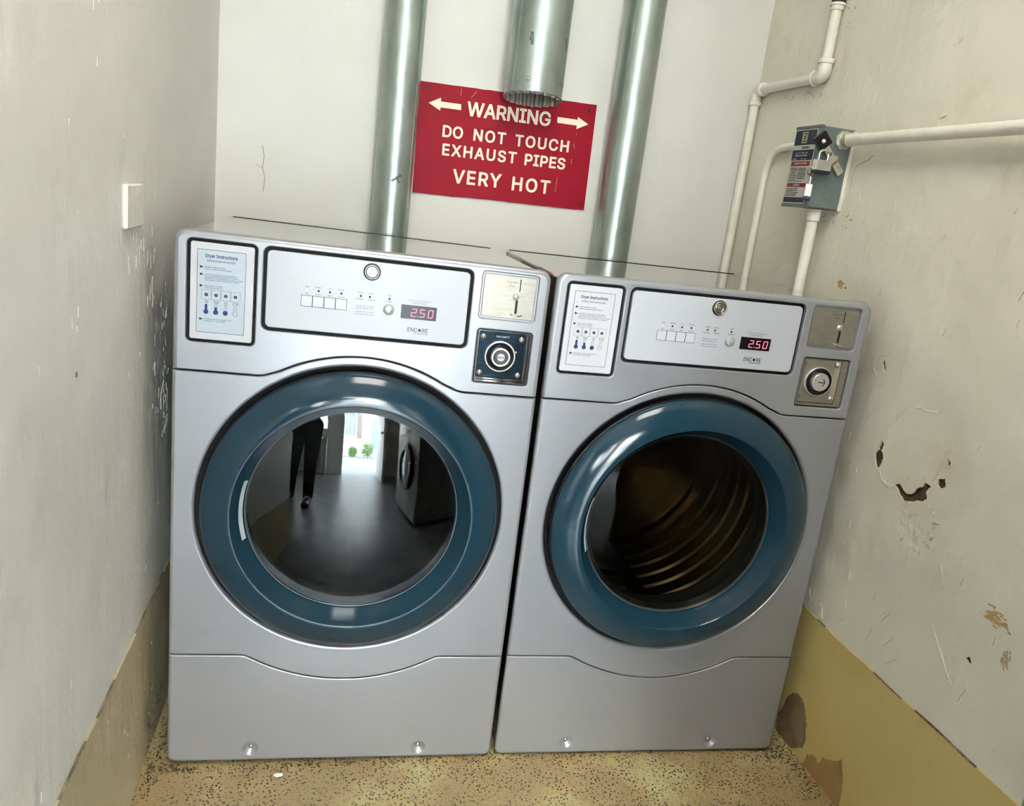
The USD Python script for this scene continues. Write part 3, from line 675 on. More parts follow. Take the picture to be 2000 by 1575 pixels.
    for cx, a, b in ((.3267, 'Heating', 'Calentando'), (.3434, 'Cooling', 'Enfriando'), (.3794, 'Start', 'Comienzo')):
        obj('indicator_light', disc(cx, 1.0121, .0019, py - .0006, py, .0003, 16), 'ink_black', cp)
        o = (-.0008 if a == 'Heating' else .0012 if a == 'Cooling' else 0)
        obj('light_print', [text(a, 0, 1.0172, .0022, py, center=cx + o, depth=.0002), text(b, 0, 1.0054 if a != 'Start' else 1.0062, .0021, py, center=cx + o * 3, depth=.0002)], 'ink_grey', cp, smooth=False)
    obj('notice_print', [text('Clean lint screen', .3190, .9925, .0023, py, x1=.3520, depth=.0002), text('before each use', .3190, .9882, .0023, py, x1=.3500, depth=.0002),
                         text('Limpiar el filtro de', .3185, .9818, .0023, py, x1=.3520, depth=.0002), text('tela antes de usar', .3180, .9773, .0023, py, x1=.3525, depth=.0002)], 'ink_grey', cp, smooth=False)
    obj('start_button', [ring3(.3797, .9918, .0100, .0112, py - .0008, py + .001), lathe([(0, py - .0052), (.0045, py - .0048), (.0078, py - .0036), (.0098, py - .0012), (.0100, py)], .3797, .9918, 32)], 'satin', cp, label='round silver start button')
    disp = obj('display', cbox(.4028, .4698, py - .0008, py, .9787, 1.0045, .0003), 'display_black', cp, label='black display window')
    dy = py - .0008
    for ch, x0 in (('2', .4222), ('5', .4382), ('0', .4540)): obj('lit_digit', digit(ch, x0, .9842, .0082, .0140, dy), 'led_red', cp, smooth=False)
    obj('decimal_point', extrude_xz(Point(.4345, .9842).buffer(.0009), dy - .0004, dy), 'led_red', cp, smooth=False)
    obj('display_print', [text('Cycle Time Remaining', .4152, 1.0126, .0023, py, x1=.4572, depth=.0002), text('Tiempo restante', .4218, 1.0085, .0023, py, x1=.4490, depth=.0002)], 'ink_grey', cp, smooth=False)
    obj('logo', [text('ENC', .4168, .9545, .0078, py, x1=.4368), text('RE', .4448, .9545, .0078, py, x1=.4570), extrude_xz(Point(.4407, .9583).buffer(.0029), py - .0003, py), text('by laundrylux', .4300, .9508, .0024, py, x1=.4566, bold=True)], 'ink_black' if not left else 'ink_grey', cp, smooth=False, label='dark printed maker logo')
    # coin slot plate
    obj('slot_recess', cbox(.5508, .6627, .0068, .0110, .9933, 1.0852, .0005), 'silver_enamel', d)
    sp = obj('coin_slot_plate', bevel_panel(rrect(.5552, .6583, .9980, 1.0806, .003), [], .0040, .0070, .0010), 'steel', d, label='brushed steel coin slot plate')
    sy = .0040
    obj('coin_slot', cbox(.6252, .6272, sy - .0003, sy + .0005, 1.0515, 1.0758, .0001), 'black_plastic', sp)
    obj('slot_print', [text('Quarters', .5985, 1.0672, .0036, sy, x1=.6205, depth=.0002), text('Only', .6035, 1.0600, .0036, sy, x1=.6150, depth=.0002)], 'ink_grey', sp, smooth=False)
    obj('coin_return_button', [ring3(.6200, 1.0412, .0062, .0074, sy - .0006, sy + .0005), dome(.6200, 1.0412, .0062, sy, .0042)], 'bright_metal', sp)
    obj('return_slot', cbox(.6203, .6250, sy - .0004, sy + .0005, 1.0090, 1.0345, .0002), 'black_plastic', sp)
    obj('return_lip', tube([(.6125, sy - .0010, 1.0072), (.6165, sy - .0065, 1.0052), (.6240, sy - .0085, 1.0046), (.6315, sy - .0065, 1.0052), (.6360, sy - .0010, 1.0072)], .0014, 10, .002), 'chrome', sp)
    # coin box with its lock
    obj('coin_box_recess', cbox(.5512, .6632, .0078, .0120, .8657, .9748, .0005), 'black_plastic', d)
    if left:
        cb = obj('coin_box', bevel_panel(rrect(.5545, .6600, .8688, .9718, .004), [], .0030, .0080, .0012), 'chrome', d, label='chrome coin box front')
        obj('coin_box_cover', bevel_panel(rrect(.5562, .6480, .8805, .9705, .002), [], -.0015, .0032, .0010), 'blue_reflection', cb, label='mirror-like cover plate coloured with a dark blue reflection')
        obj('cover_edge', [cbox(.6483, .6500, -.0012, .003, .8795, .9705, .0004), cbox(.6530, .6542, .000, .003, .8740, .9700, .0004), cbox(.5562, .6500, -.0012, .003, .8783, .8800, .0004), cbox(.5562, .6560, .000, .003, .8735, .8747, .0004)], 'black_plastic', cb)
        for a, b in ((.5640, .9600), (.6400, .9600), (.5638, .8885), (.6402, .8885)): obj('rivet', [dome(a, b, .0064, -.0015, .0055)], 'nickel', cb)
        kx, kz, ky = .6005, .9235, -.0015
        obj('lock_collar', ring3(kx, kz, .0272, .0308, ky - .0050, ky), 'bright_metal', cb)
        obj('lock_ring', lathe([(.0190, ky), (.0195, ky - .0030), (.0262, ky - .0060), (.0270, ky - .0040), (.0270, ky)], kx, kz, 48, closed=True), 'ring_black', cb)
        obj('lock_sleeve', ring3(kx + .001, kz - .001, .0145, .0188, ky - .0085, ky), 'bright_metal', cb)
        obj('lock_core', disc(kx + .0018, kz - .0012, .0145, ky - .0065, ky, .0008), 'core_grey', cb)
        obj('lock_badge', [disc(kx + .0018, kz - .0012, .0078, ky - .0072, ky, .0004)], 'button_white', cb)
        obj('badge_lettering', text('ABLOA', 0, kz - .0026, .0030, ky - .0072, center=kx + .0018, bold=True), 'ink_black', cb, smooth=False)
        obj('lock_pin', dome(.6318, .9335, .0030, -.0015, .002), 'nickel', cb)
        obj('cover_lettering', text('INOSGFT', .5890, .9602, .0036, -.0015, x1=.6160, bold=True), 'button_white', cb, smooth=False)
    else:
        cb = obj('coin_box', bevel_panel(rrect(.5545, .6600, .8688, .9718, .004), [], .0034, .0080, .0012), 'steel', d, label='brushed steel coin box front')
        obj('coin_box_cover', bevel_panel(rrect(.5562, .6408, .8775, .9700, .002), [], -.0012, .0036, .0008), 'steel', cb)
        obj('cover_strip', bevel_panel(rrect(.6262, .6392, .8790, .9690, .001), [], -.0020, -.0010, .0004), 'nickel', cb)
        obj('cover_edge', [cbox(.6408, .6418, -.001, .0036, .8770, .9705, .0003), cbox(.5562, .6418, -.001, .0036, .8764, .8775, .0003)], 'black_plastic', cb)
        for a, b in ((.6320, .9620), (.6315, .8885)): obj('rivet', [dome(a, b, .0062, -.002, .0055)], 'nickel', cb)
        for a, b in ((.5585, .9625), (.5580, .8888)): obj('staple_slot', cbox(a - .0006, a + .0006, -.0016, 0, b - .003, b + .003, .0002), 'black_plastic', cb)
        kx, kz, ky = .5938, .9240, -.0012
        obj('lock_collar', ring3(kx, kz, .0290, .0318, ky - .0050, ky), 'bright_metal', cb)
        obj('lock_ring', lathe([(.0200, ky), (.0205, ky - .0035), (.0282, ky - .0065), (.0290, ky - .0045), (.0290, ky)], kx, kz, 48, closed=True), 'ring_black', cb)
        obj('lock_core', [disc(kx + .0020, kz, .0196, ky - .0100, ky, .0012)], 'bright_metal', cb)
        ax, ay = kx + .0026, ky - .0100
        hook = LineString([(ax + .0020 + .0056 * math.cos(t), kz + .0074 * math.sin(t)) for t in np.linspace(-1.35, 1.35, 12)]).buffer(.0008)
        obj('arrow_mark', extrude_xz(shapely.union_all([shapely.box(ax - .0075, kz - .0010, ax + .0068, kz + .0010), hook]), ay - .0003, ay), 'ink_black', cb, smooth=False)
    return d

make_dryer('silver front-loading tumble dryer standing against the left wall, its glass reflecting a doorway', pose(0, 0, 0, -.0061, -.0128), True)
make_dryer('silver front-loading tumble dryer beside the right wall, its dark glass showing the steel drum', pose(.6973, -.0017, -.0084, -.0334, .0048), False)

# ------------------------------------------------------------------ exhaust pipes and sign
def vpipe(cx, cy, r, z0, z1, n=64):
    return lathe([(r, z0), (r, z1), (r - .001, z1), (r - .001, z0)], 0, 0, n, closed=True).apply_transform(trimesh.transformations.rotation_matrix(math.pi / 2, [1, 0, 0])) if False else _vp(cx, cy, r, z0, z1, n)
def _vp(cx, cy, r, z0, z1, n):
    m = lathe([(r, z0), (r, z1), (r - .0012, z1), (r - .0012, z0)], 0, 0, n, closed=True)
    v = m.vertices.copy(); m.vertices = np.stack([cx + v[:, 0], cy - v[:, 2], v[:, 1]], 1); trimesh.repair.fix_normals(m); return m
def on_pipe(cx, cy, r, a, z, shape, t=.0006):
    """A flat shape (around, up) wrapped on a pipe at the angle a (0 faces the camera side -y)."""
    ms = []
    for g in polys(shape):
        m = trimesh.creation.extrude_polygon(g, t, engine='earcut').subdivide_to_size(.004 if shape.area < .001 else .3); v = m.vertices
        th = a + v[:, 0] / r; rr = r - .0002 + v[:, 2]
        m.vertices = np.stack([cx + rr * np.sin(th), cy - rr * np.cos(th), z + v[:, 1]], 1); ms.append(m)
    return trimesh.util.concatenate(ms)

PL = thing('exhaust_pipe', 'galvanized exhaust pipe rising behind the left dryer, left of the red sign', 'pipe')
obj('pipe', _vp(.4095, .735, .0515, .12, ZC, 72), 'galvanized', PL)
obj('seam', on_pipe(.4095, .735, .0515, .95, .12, shapely.box(-.002, 0, .002, ZC - .13), .0008), 'galvanized', PL)
obj('scuff_mark', on_pipe(.4095, .735, .0515, .12, 1.232, shapely.union_all([LineString([(-.010, -.008), (.0, 0), (.012, .006)]).buffer(.0028), LineString([(0, 0), (.008, -.012)]).buffer(.0014), Point(.010, .006).buffer(.004)]).buffer(.0001), .0003), 'scuff', PL, smooth=False)
obj('elbow', tube([(.4095, .735, .14), (.4095, .735, .08), (.4095, .67, .08)], .050, 28, .04), 'galvanized', PL)
PR = thing('exhaust_pipe', 'galvanized exhaust pipe rising behind the right dryer, right of the red sign', 'pipe')
obj('pipe', _vp(1.0465, .735, .0545, .12, ZC, 72), 'galvanized', PR)
obj('seam', on_pipe(1.0465, .735, .0545, -.85, .12, shapely.box(-.002, 0, .002, ZC - .13), .0008), 'galvanized', PR)
obj('elbow', tube([(1.0465, .735, .14), (1.0465, .735, .08), (1.0465, .655, .08)], .050, 28, .04), 'galvanized', PR)
CXC, CYC, CRC, CZC = .7565, .700, .0775, 1.478
PC = thing('vent_duct', 'wide galvanized duct ending open in front of the red sign', 'duct')
def oblique(m):
    low = m.vertices[:, 2] < CZC + .06
    m.vertices[low, 2] -= (m.vertices[low, 1] - CYC) * .125; return m
obj('pipe', oblique(_vp(CXC, CYC, CRC, CZC + .004, ZC, 80)), 'galvanized', PC)
obj('rim', oblique(_vp(CXC, CYC, CRC + .0012, CZC, CZC + .0035, 80)), 'galvanized', PC)
obj('bead', [_vp(CXC, CYC, CRC + .0009, z, z + .0016, 80) for z in (CZC + .0375, CZC + .0425)], 'galvanized', PC)
obj('seam', on_pipe(CXC, CYC, CRC, -1.02, CZC, shapely.union_all([shapely.box(-.0032, 0, -.002, ZC - CZC), shapely.box(.002, 0, .0032, ZC - CZC)]), .0009), 'galvanized', PC)
obj('screw', trimesh.creation.icosphere(2, .0042).apply_translation([CXC + CRC * math.sin(-.42), CYC - CRC * math.cos(.42), CZC + .037]), 'chrome', PC, smooth=True)
th = np.linspace(0, 2 * math.pi, 240, endpoint=False)
rr = CRC - .0055 + .0035 * np.sign(np.sin(th * 20)) * np.abs(np.sin(th * 20)) ** .6
V = np.concatenate([np.c_[CXC + rr * np.cos(th), CYC + rr * np.sin(th), np.full(240, z)] for z in (CZC - .004, CZC + .05)]); i = np.arange(240); j = (i + 1) % 240
obj('crimped_end', oblique(trimesh.Trimesh(V, np.concatenate([np.c_[i, j, 240 + j], np.c_[i, 240 + j, 240 + i], np.c_[i, 240 + j, j], np.c_[i, 240 + i, 240 + j]]))), 'crimp_zinc', PC, smooth=False)
obj('scuff_mark', on_pipe(CXC, CYC, CRC, -.47, 1.612, Point(0, 0).buffer(.006).union(LineString([(0, .012), (.003, -.012)]).buffer(.004)), .0003), 'scuff', PC, smooth=False)
obj('scuff_mark', on_pipe(CXC, CYC, CRC, .95, 1.612, LineString([(-.004, .014), (.004, -.010)]).buffer(.004), .0003), 'scuff', PC, smooth=False)
obj('duct_strap', _vp(CXC, CYC, CRC + .0012, 2.2, 2.225, 64), 'galvanized', PC)
obj('strap_arm', [cbox(CXC - .012, CXC + .012, CYC + CRC - .001, YB, 2.2, 2.225, .001)], 'galvanized', PC)

sx, sz, tilt = .7167, 1.3494, .0158
SIGN_Y = YB - .006
ct, st = math.cos(tilt), math.sin(tilt)
sign = thing('warning_sign', 'red warning sign with cream capitals and two arrows on the white back wall', 'sign', matrix=Gf.Matrix4d(ct, 0, st, 0, 0, 1, 0, 0, -st, 0, ct, 0, sx, SIGN_Y, sz, 1))
hw, hh = .2502, .1456
edge = [(x, hh + RNG.normal(0, .0003)) for x in np.linspace(hw, -hw, 24)]
bot = [(x, -hh + RNG.normal(0, .0003) + (.0012 if -.10 < x < .02 else 0)) for x in np.linspace(-hw, hw, 30)]
sp_poly = Polygon(bot + edge).buffer(0)
obj('plate', bevel_panel(np.array(sp_poly.exterior.coords)[:-1], [], 0, .0030, .0005, 2), 'sign_red', sign)
obj('plate_core', extrude_xz(sp_poly.buffer(.0010), .0024, .0056), 'sign_core', sign, smooth=False, label='pale worn edge of the sign board')
LD = .0005
obj('warning_lettering', text('WARNING', -.1165, .0738, .0350, 0, x1=.1225, bold=1.5, depth=LD), 'sign_cream', sign, smooth=False)
for wd, a, b, z, h in (('DO', -.1815, -.1215, .0110, .0290), ('NOT', -.0950, -.0005, .0108, .0290), ('TOUCH', .0245, .1850, .0102, .0290), ('EXHAUST', -.1785, .0355, -.0372, .0290), ('PIPES', .0565, .1790, -.0378, .0290)):
    obj('lettering', text(wd, a, z, h, 0, x1=b, bold=1.5, depth=LD), 'sign_cream', sign, smooth=False)
obj('lettering', text('VERY', -.1410, -.1078, .0350, 0, x1=-.0030, bold=1.5, depth=LD), 'sign_cream', sign, smooth=False)
obj('lettering', text('HOT', .0265, -.1100, .0350, 0, x1=.1420, bold=1.5, depth=LD), 'sign_cream', sign, smooth=False)
obj('arrow', extrude_xz(Polygon([(-.2232, .0932), (-.1908, .1098), (-.1901, .1005), (-.1341, .0998), (-.1334, .0848), (-.1896, .0850), (-.1905, .0767)]), -LD, 0), 'sign_cream', sign, smooth=False)
obj('arrow', extrude_xz(Polygon([(.2318, .0910), (.1990, .1076), (.1988, .0998), (.1399, .1004), (.1405, .0846), (.1984, .0840), (.1983, .0745)]), -LD, 0), 'sign_cream', sign, smooth=False)
for a, b in ((-.2286, .1323), (.2304, .1270), (-.2338, -.1287), (.2383, -.1311)): obj('screw', disc(a, b, .0042, -.0009, .001, .0005, 20), 'screw_dark', sign)
for k, pts in enumerate([[(-.137, .141), (-.137, .122)], [(-.094, .139), (-.108, .120)], [(.199, .063), (.2, .059)], [(.196, .034), (.199, .022)], [(.196, -.008), (.195, -.022)], [(.159, -.062), (.158, -.102)]]):
    obj('scratch', extrude_xz(LineString(pts).buffer(.0004), -.0002, 0), 'sign_core', sign, smooth=False)

# ------------------------------------------------------------------ conduits on the right wall
def collar(p, axis, r, l):
    p, a = np.array(p, float), np.array(axis, float); q = [p - a * l / 2, p - a * l / 2 + a * .001, p + a * l / 2 - a * .001, p + a * l / 2]
    return tube(q, [r - .001, r, r, r - .001], 20)
cx_ = XR - .0175
c1 = thing('wall_conduit', 'cream painted conduit stepping down the wall into the right corner', 'conduit')
yv, yc, zh = .436, .772, 1.602
obj('pipe', tube([(cx_, yv, 1.768), (cx_, yv, zh + .030)], .0128, 20), 'conduit_paint', c1)
obj('pipe', tube([(cx_, yv + .030, zh), (cx_, yc - .028, zh)], .0128, 20), 'conduit_paint', c1)
obj('pipe', tube([(cx_, yc, zh - .030), (cx_, yc, .40)], .0128, 20), 'conduit_paint', c1)
obj('elbow', [tube([(cx_, yv, zh + .034), (cx_, yv, zh), (cx_, yv + .034, zh)], .0165, 20, .030), collar((cx_, yv, zh + .036), (0, 0, 1), .0195, .012), collar((cx_, yv + .036, zh), (0, 1, 0), .0195, .009)], 'conduit_paint', c1)
obj('elbow', [tube([(cx_, yc - .032, zh), (cx_, yc, zh), (cx_, yc, zh - .034)], .0150, 20, .028), collar((cx_, yc - .036, zh), (0, 1, 0), .0195, .009), collar((cx_, yc, zh - .036), (0, 0, 1), .0180, .012)], 'conduit_paint', c1)
obj('coupling', [collar((cx_, yv, 1.760), (0, 0, 1), .0160, .012), collar((cx_, yv, 1.768), (0, 0, 1), .0190, .006)], 'conduit_paint', c1)
obj('threaded_nipple', tube([(cx_, yv, 1.766), (cx_, yv, ZC)], .0165, 20), 'black_iron', c1, label='black unpainted threaded end')
c2 = thing('wall_conduit', 'thin cream conduit bending out of the far side of the switch box', 'conduit')
obj('pipe', tube([(XR - .016, .384, 1.437), (XR - .016, .640, 1.437), (XR - .016, .640, .40)], .0100, 18, .085), 'conduit_paint', c2)
c3 = thing('wall_conduit', 'cream conduit dropping straight from the bottom of the switch box', 'conduit')
obj('pipe', tube([(1.402, .302, 1.262), (1.402, .302, .40)], .0130, 20), 'conduit_paint', c3)
obj('connector', [collar((1.402, .302, 1.262), (0, 0, 1), .0165, .022), collar((1.402, .302, 1.276), (0, 0, 1), .0185, .005)], 'conduit_paint', c3)
c4 = thing('wall_conduit', 'horizontal cream conduit running along the wall towards the viewer', 'conduit')
obj('pipe', tube([(1.418, .250, 1.440), (1.420, -3.90, 1.436)], .0130, 20), 'conduit_paint', c4)
obj('connector', [collar((1.418, .252, 1.440), (0, 1, 0), .0165, .026), tube([(1.418, .2705, 1.440), (1.418, .2645, 1.440)], .0215, 8), tube([(1.418, .2645, 1.440), (1.418, .2585, 1.440)], .0195, 6)], 'zinc', c4, label='worn metal box connector')
obj('pipe_bump', trimesh.creation.icosphere(2, .007).apply_scale([.6, 1, .7]).apply_translation([1.407, .190, 1.441]), 'conduit_paint', c4, smooth=True)

# ------------------------------------------------------------------ the switch box with its labels and lever
bx0, bx1, by0, by1, bz0, bz1 = 1.360, XR, .272, .384, 1.281, 1.466
bxt = thing('disconnect_switch', 'grey electrical disconnect switch box with blue and red labels on the right wall', 'switch box')
obj('enclosure', cbox(bx0, bx1, by0, by1, bz0, bz1, .002), 'box_grey', bxt)
for za, zb in ((bz1 - .004, bz1 + .0025), (bz0 - .0025, bz0 + .004)): obj('cover_lip', cbox(bx0 - .0020, bx0 + .006, by0 - .0008, by1 + .001, za, zb, .0008), 'box_grey', bxt)
fx = bx0
def lab(name, y0, y1, z0, z1, m, t=.0004, label=None): return obj(name, box(fx - t, fx, y0, y1, z0, z1), m, bxt, smooth=False, label=label)
lab('label_sheet', .2875, .3835, 1.287, 1.462, 'label_white', .0003)
lab('label_panel', .2905, .3815, 1.4245, 1.4585, 'label_navy', .0006, 'navy maker panel at the top of the label')
lab('label_panel', .2905, .3815, 1.389, 1.4130, 'label_navy', .0006)
lab('label_band', .2960, .3775, 1.3755, 1.3865, 'label_red', .0006, 'red warning band')
lab('label_band', .2960, .3775, 1.3260, 1.3350, 'label_red', .0006, 'red warning band')
lab('label_panel', .2905, .3815, 1.2895, 1.3015, 'label_navy', .0006)
def on_cover(mesh):      # xz lettering turned onto the cover, reading from the far side to the near side
    v = mesh.vertices.copy(); mesh.vertices = np.stack([fx - .0006 + v[:, 1], .40 - v[:, 0], v[:, 2]], 1); mesh.invert(); return mesh
sq = shapely.box(.0500, 1.4290, .0720, 1.4545).difference(shapely.box(.0522, 1.4312, .0698, 1.4523))
Dp = Polygon(round_poly([(.0550, 1.4340, 0), (.0670, 1.4340, .005), (.0670, 1.4495, .005), (.0550, 1.4495, 0)])); Di = Polygon(round_poly([(.0575, 1.4362, 0), (.0648, 1.4362, .0035), (.0648, 1.4473, .0035), (.0575, 1.4473, 0)]))
obj('emblem', on_cover(extrude_xz(shapely.union_all([sq, Dp.difference(Di)]), -.0005, 0)), 'label_gold', bxt, smooth=False, label='gold square emblem around a letter D')
obj('label_print', [on_cover(text('SQUARE D', .0560, 1.4160, .0050, 0, x1=.0900, bold=True))], 'ink_navy', bxt, smooth=False)
obj('label_print', [on_cover(text('SAFETY SWITCH', .0320, 1.4045, .0034, 0, x1=.0860)), on_cover(text('INTERRUPTOR DE SEGURIDAD', .0320, 1.3985, .0030, 0, x1=.0860)), on_cover(text('SERIES', .0250, 1.3905, .0030, 0, x1=.0420)), on_cover(text('240 VAC', .0600, 1.3905, .0030, 0, x1=.0850))], 'label_white', bxt, smooth=False)
obj('label_print', on_cover(text('DANGER  PELIGRO', .0350, 1.3795, .0042, 0, x1=.0920, bold=True)), 'label_white', bxt, smooth=False)
obj('label_print', on_cover(text('DANGER', .0500, 1.3285, .0040, 0, x1=.0780, bold=True)), 'label_white', bxt, smooth=False)
rows = [on_cover(extrude_xz(shapely.box(.0235 + .0006 * (k % 3), z, .0235 + w, z + .0016), -.0003, 0)) for k, (z, w) in enumerate([(1.3695, .030), (1.3655, .034), (1.3610, .031), (1.3570, .028), (1.3525, .034), (1.3480, .033), (1.3435, .030), (1.3390, .060), (1.3210, .052), (1.3168, .048), (1.3125, .055), (1.3082, .050), (1.3042, .044)])]
rows += [on_cover(extrude_xz(shapely.box(.0600, z, .0940, z + .0018), -.0003, 0)) for z in (1.3690, 1.3650, 1.3610, 1.3570, 1.3530, 1.3490, 1.3450)]
obj('fine_print', rows, 'ink_grey', bxt, smooth=False, kind='stuff')
obj('knockout', [ring3(1.405, 1.313, .0150, .0165, by0 - .0006, by0 + .001, 36), ring3(1.405, 1.313, .0085, .0100, by0 - .0006, by0 + .001, 30), disc(1.405, 1.313, .0055, by0 - .0006, by0 + .001, .0002)], 'box_grey', bxt)
# lever on the near side: black grip at the upper end, pale bar down to the right
a0, a1 = np.array([1.3585, 1.4335]), np.array([1.425, 1.364]); dv = (a1 - a0) / np.linalg.norm(a1 - a0); nv = np.array([-dv[1], dv[0]])
def along(s, t): return tuple(a0 + dv * s + nv * t)
L = np.linalg.norm(a1 - a0)
bar = Polygon(round_poly([(*along(.0, -.0075), 0), (*along(L, -.0085), .004), (*along(L, .0085), .004), (*along(.0, .0075), 0)]))
obj('lever', [extrude_xz(bar, by0 - .0105, by0 - .0075), cbox(1.398, 1.412, by0 - .0075, by0, 1.390, 1.404, .001)], 'zinc', bxt, label='pale metal switch lever')
obj('lever_pivot', [disc(*along(.040, 0), .0042, by0 - .0145, by0 - .0105)], 'brass', bxt)
obj('lever_mark', [extrude_xz(Polygon([along(.062, -.0075), along(.068, -.0075), along(.068, .0075), along(.062, .0075)]), by0 - .0108, by0 - .0104), text('OFF', *along(.078, -.003), .0050, by0 - .0105, depth=.0004)], 'brass', bxt, smooth=False)
obj('lever_grip', [extrude_xz(Polygon([along(-.012, -.015), along(.018, -.015), along(.018, .014), along(-.012, .014)]).buffer(.002), by0 - .0145, by0 - .0035)], 'black_plastic', bxt, label='black plastic lever grip')
obj('grip_rivet', dome(*along(.004, -.001), .0050, by0 - .0145, .004), 'lamp_white', bxt)
obj('paint_edge', extrude_yz(shapely.union_all([LineString([(by0 - .001, 1.462), (by0 - .0015, 1.40), (by0 - .0005, 1.36), (by0 - .002, 1.30), (by0 - .001, 1.281)]).buffer(.0014)]), XR - .008, XR), 'conduit_paint', bxt, smooth=False, label='line of wall paint smeared along the box edge')

def padlock(name, label, c, w, h, t, sh, yaw, tiltz=0.0):
    """c: the middle of the body's top; the shackle rises above it."""
    m = Gf.Matrix4d(); m.SetRotate(Gf.Rotation(Gf.Vec3d(0, 0, 1), yaw)); m.SetTranslateOnly(Gf.Vec3d(*c))
    p = thing(name, label, 'padlock', matrix=m)
    n = 7
    for k in range(n):
        y0 = -t / 2 + t * k / n
        obj('plate_layer', cbox(-w / 2, w / 2, y0 + .0002, y0 + t / n - .0002, -h * .80, 0, .0006), 'lock_steel', p)
    obj('bumper', cbox(-w / 2 - .0012, w / 2 + .0012, -t / 2 - .001, t / 2 + .001, -h, -h * .76, .0015), 'bumper_blue', p, label='dark blue bumper at the foot')
    obj('shackle', tube([(-w * .30, 0, -.004), (-w * .30, 0, sh), (w * .30, 0, sh), (w * .30, 0, -.004)], w * .085, 14, w * .26), 'chrome', p)
    return p
padlock('padlock', 'laminated steel padlock hanging from the switch lever', (1.3660, .2530, 1.3880), .038, .030, .020, .022, 0)
padlock('padlock', 'smaller laminated padlock hanging below the lever padlock at the box edge', (1.3550, .2720, 1.3320), .030, .036, .015, .020, 62)
# its shackle goes through a hasp on the cover
obj('hasp', [tube([(1.360, .281, 1.352), (1.350, .279, 1.356), (1.346, .275, 1.366), (1.352, .270, 1.372), (1.362, .268, 1.370)], .0022, 10, .004)], 'nickel', bxt)

# ------------------------------------------------------------------ small things
plate = thing('cover_plate', 'painted-over blank cover plate on the left wall', 'wall plate')
obj('plate', cbox(XL, XL + .0085, -.133, -.026, 1.0965, 1.1650, .0022), 'paint_left', plate)
def pebble(c, s, seed, squash=(1, 1, .6)):
    r = np.random.default_rng(seed); m = trimesh.creation.icosphere(2, 1.0); m.vertices *= (1 + .25 * (meshkit.noise(m.vertices * 1.7 + seed, seed) - .5))[:, None]
    m.vertices = m.vertices * s * np.array(squash) + np.array(c); return m
tag(obj('paint_flake', pebble((.227, -.037, ZF + .0028), .0085, 3, (1.2, .7, .33)), 'white_scrap'), 'small white paint flake on the floor before the left dryer', 'paint flake')
def grit(n, spots, seed, s=(.0007, .0022)):
    r = np.random.default_rng(seed); ms = []
    for _ in range(n):
        cx, cy, wx, wy = spots[r.integers(len(spots))]; k = r.uniform(*s)
        m = trimesh.creation.icosahedron(); m.vertices = m.vertices * k * r.uniform(.5, 1.3, 3) + [cx + r.normal(0, wx), cy + r.normal(0, wy), ZF + k * .4]
        if XL + .004 < m.vertices[:, 0].min() and m.vertices[:, 0].max() < XR - .006: ms.append(m)
    return ms
tag(obj('floor_grit', grit(900, [(-.025, .04, .008, .05), (.02, -.006, .03, .006), (.25, -.008, .15, .006), (.8, -.012, .2, .006), (1.40, -.02, .025, .03), (1.425, -.10, .015, .05), (1.38, -.03, .03, .015)], 5), 'grit_dark', smooth=False), 'dark grit swept along the dryer bases and into the floor corners', 'grit', kind='stuff')

# ------------------------------------------------------------------ behind the camera: what the glass reflects
rad = thing('radiator', 'white column radiator under the window, seen in the dryer glass', 'radiator')
for k in range(9):
    x = -.95 + .085 * k
    obj('section', [tube([(x, YFR + .09, .14), (x, YFR + .09, .80)], .024, 12), tube([(x, YFR + .17, .14), (x, YFR + .17, .80)], .024, 12), cbox(x - .022, x + .022, YFR + .08, YFR + .18, .10, .17, .01), cbox(x - .022, x + .022, YFR + .08, YFR + .18, .77, .85, .01)], 'radiator_paint', rad)
for zz in (.14, .81): obj('header', tube([(-.99, YFR + .13, zz), (-.23, YFR + .13, zz)], .018, 12), 'radiator_paint', rad)
for xa in (-.97, -.29): obj('foot', cbox(xa, xa + .04, YFR + .10, YFR + .16, ZF, .12, .004), 'radiator_paint', rad)
def turned(mesh, x, y, z):
    """A piece built facing -y, turned to face -x and set at a place."""
    v = mesh.vertices.copy(); mesh.vertices = np.stack([x + v[:, 1], y - v[:, 0], z + v[:, 2]], 1); return mesh
wm = thing('washing_machine', 'tall grey stacked laundry machine at the right wall, only its edge in the picture', 'washing machine')
mx, my0, my1 = .861, -1.75, -1.044
obj('cabinet', cbox(mx, XR - .02, my0, my1, ZF + .06, 1.95, .006), 'machine_grey', wm)
obj('plinth', cbox(mx + .03, XR - .03, my0 + .02, my1 - .02, ZF, ZF + .065, .003), 'black_plastic', wm)
for z in (.52, 1.42):
    dr = obj('door', turned(lathe([(.24, .001), (.24, -.012), (.225, -.024), (.175, -.028), (.165, -.016), (.165, .001)], 0, 0, 64, closed=True), mx, (my0 + my1) / 2, z), 'black_plastic', wm)
    obj('door_pane', turned(lathe([(0, -.020), (.10, -.017), (.166, -.008), (.166, -.004), (0, -.012)], 0, 0, 48), mx, (my0 + my1) / 2, z), 'dark_pane', dr)
    obj('door_grip', cbox(mx - .038, mx - .020, (my0 + my1) / 2 + .19, (my0 + my1) / 2 + .215, z - .06, z + .06, .004), 'nickel', dr)
for z in (.86, 1.78): obj('control_strip', cbox(mx - .004, mx + .002, my0 + .05, my1 - .05, z, z + .10, .001), 'display_black', wm)
lamp = thing('added_ceiling_lamp', 'added white flat panel lamp on the ceiling, unseen behind the viewer', 'lamp')  # unseen lamp, added to brighten the walls and floor
obj('housing', cbox(.20, .90, -1.9, -.5, ZC - .05, ZC, .005), 'lamp_white', lamp)
rl = UsdLux.RectLight.Define(stage, str(lamp.GetPath()) + '/tube')
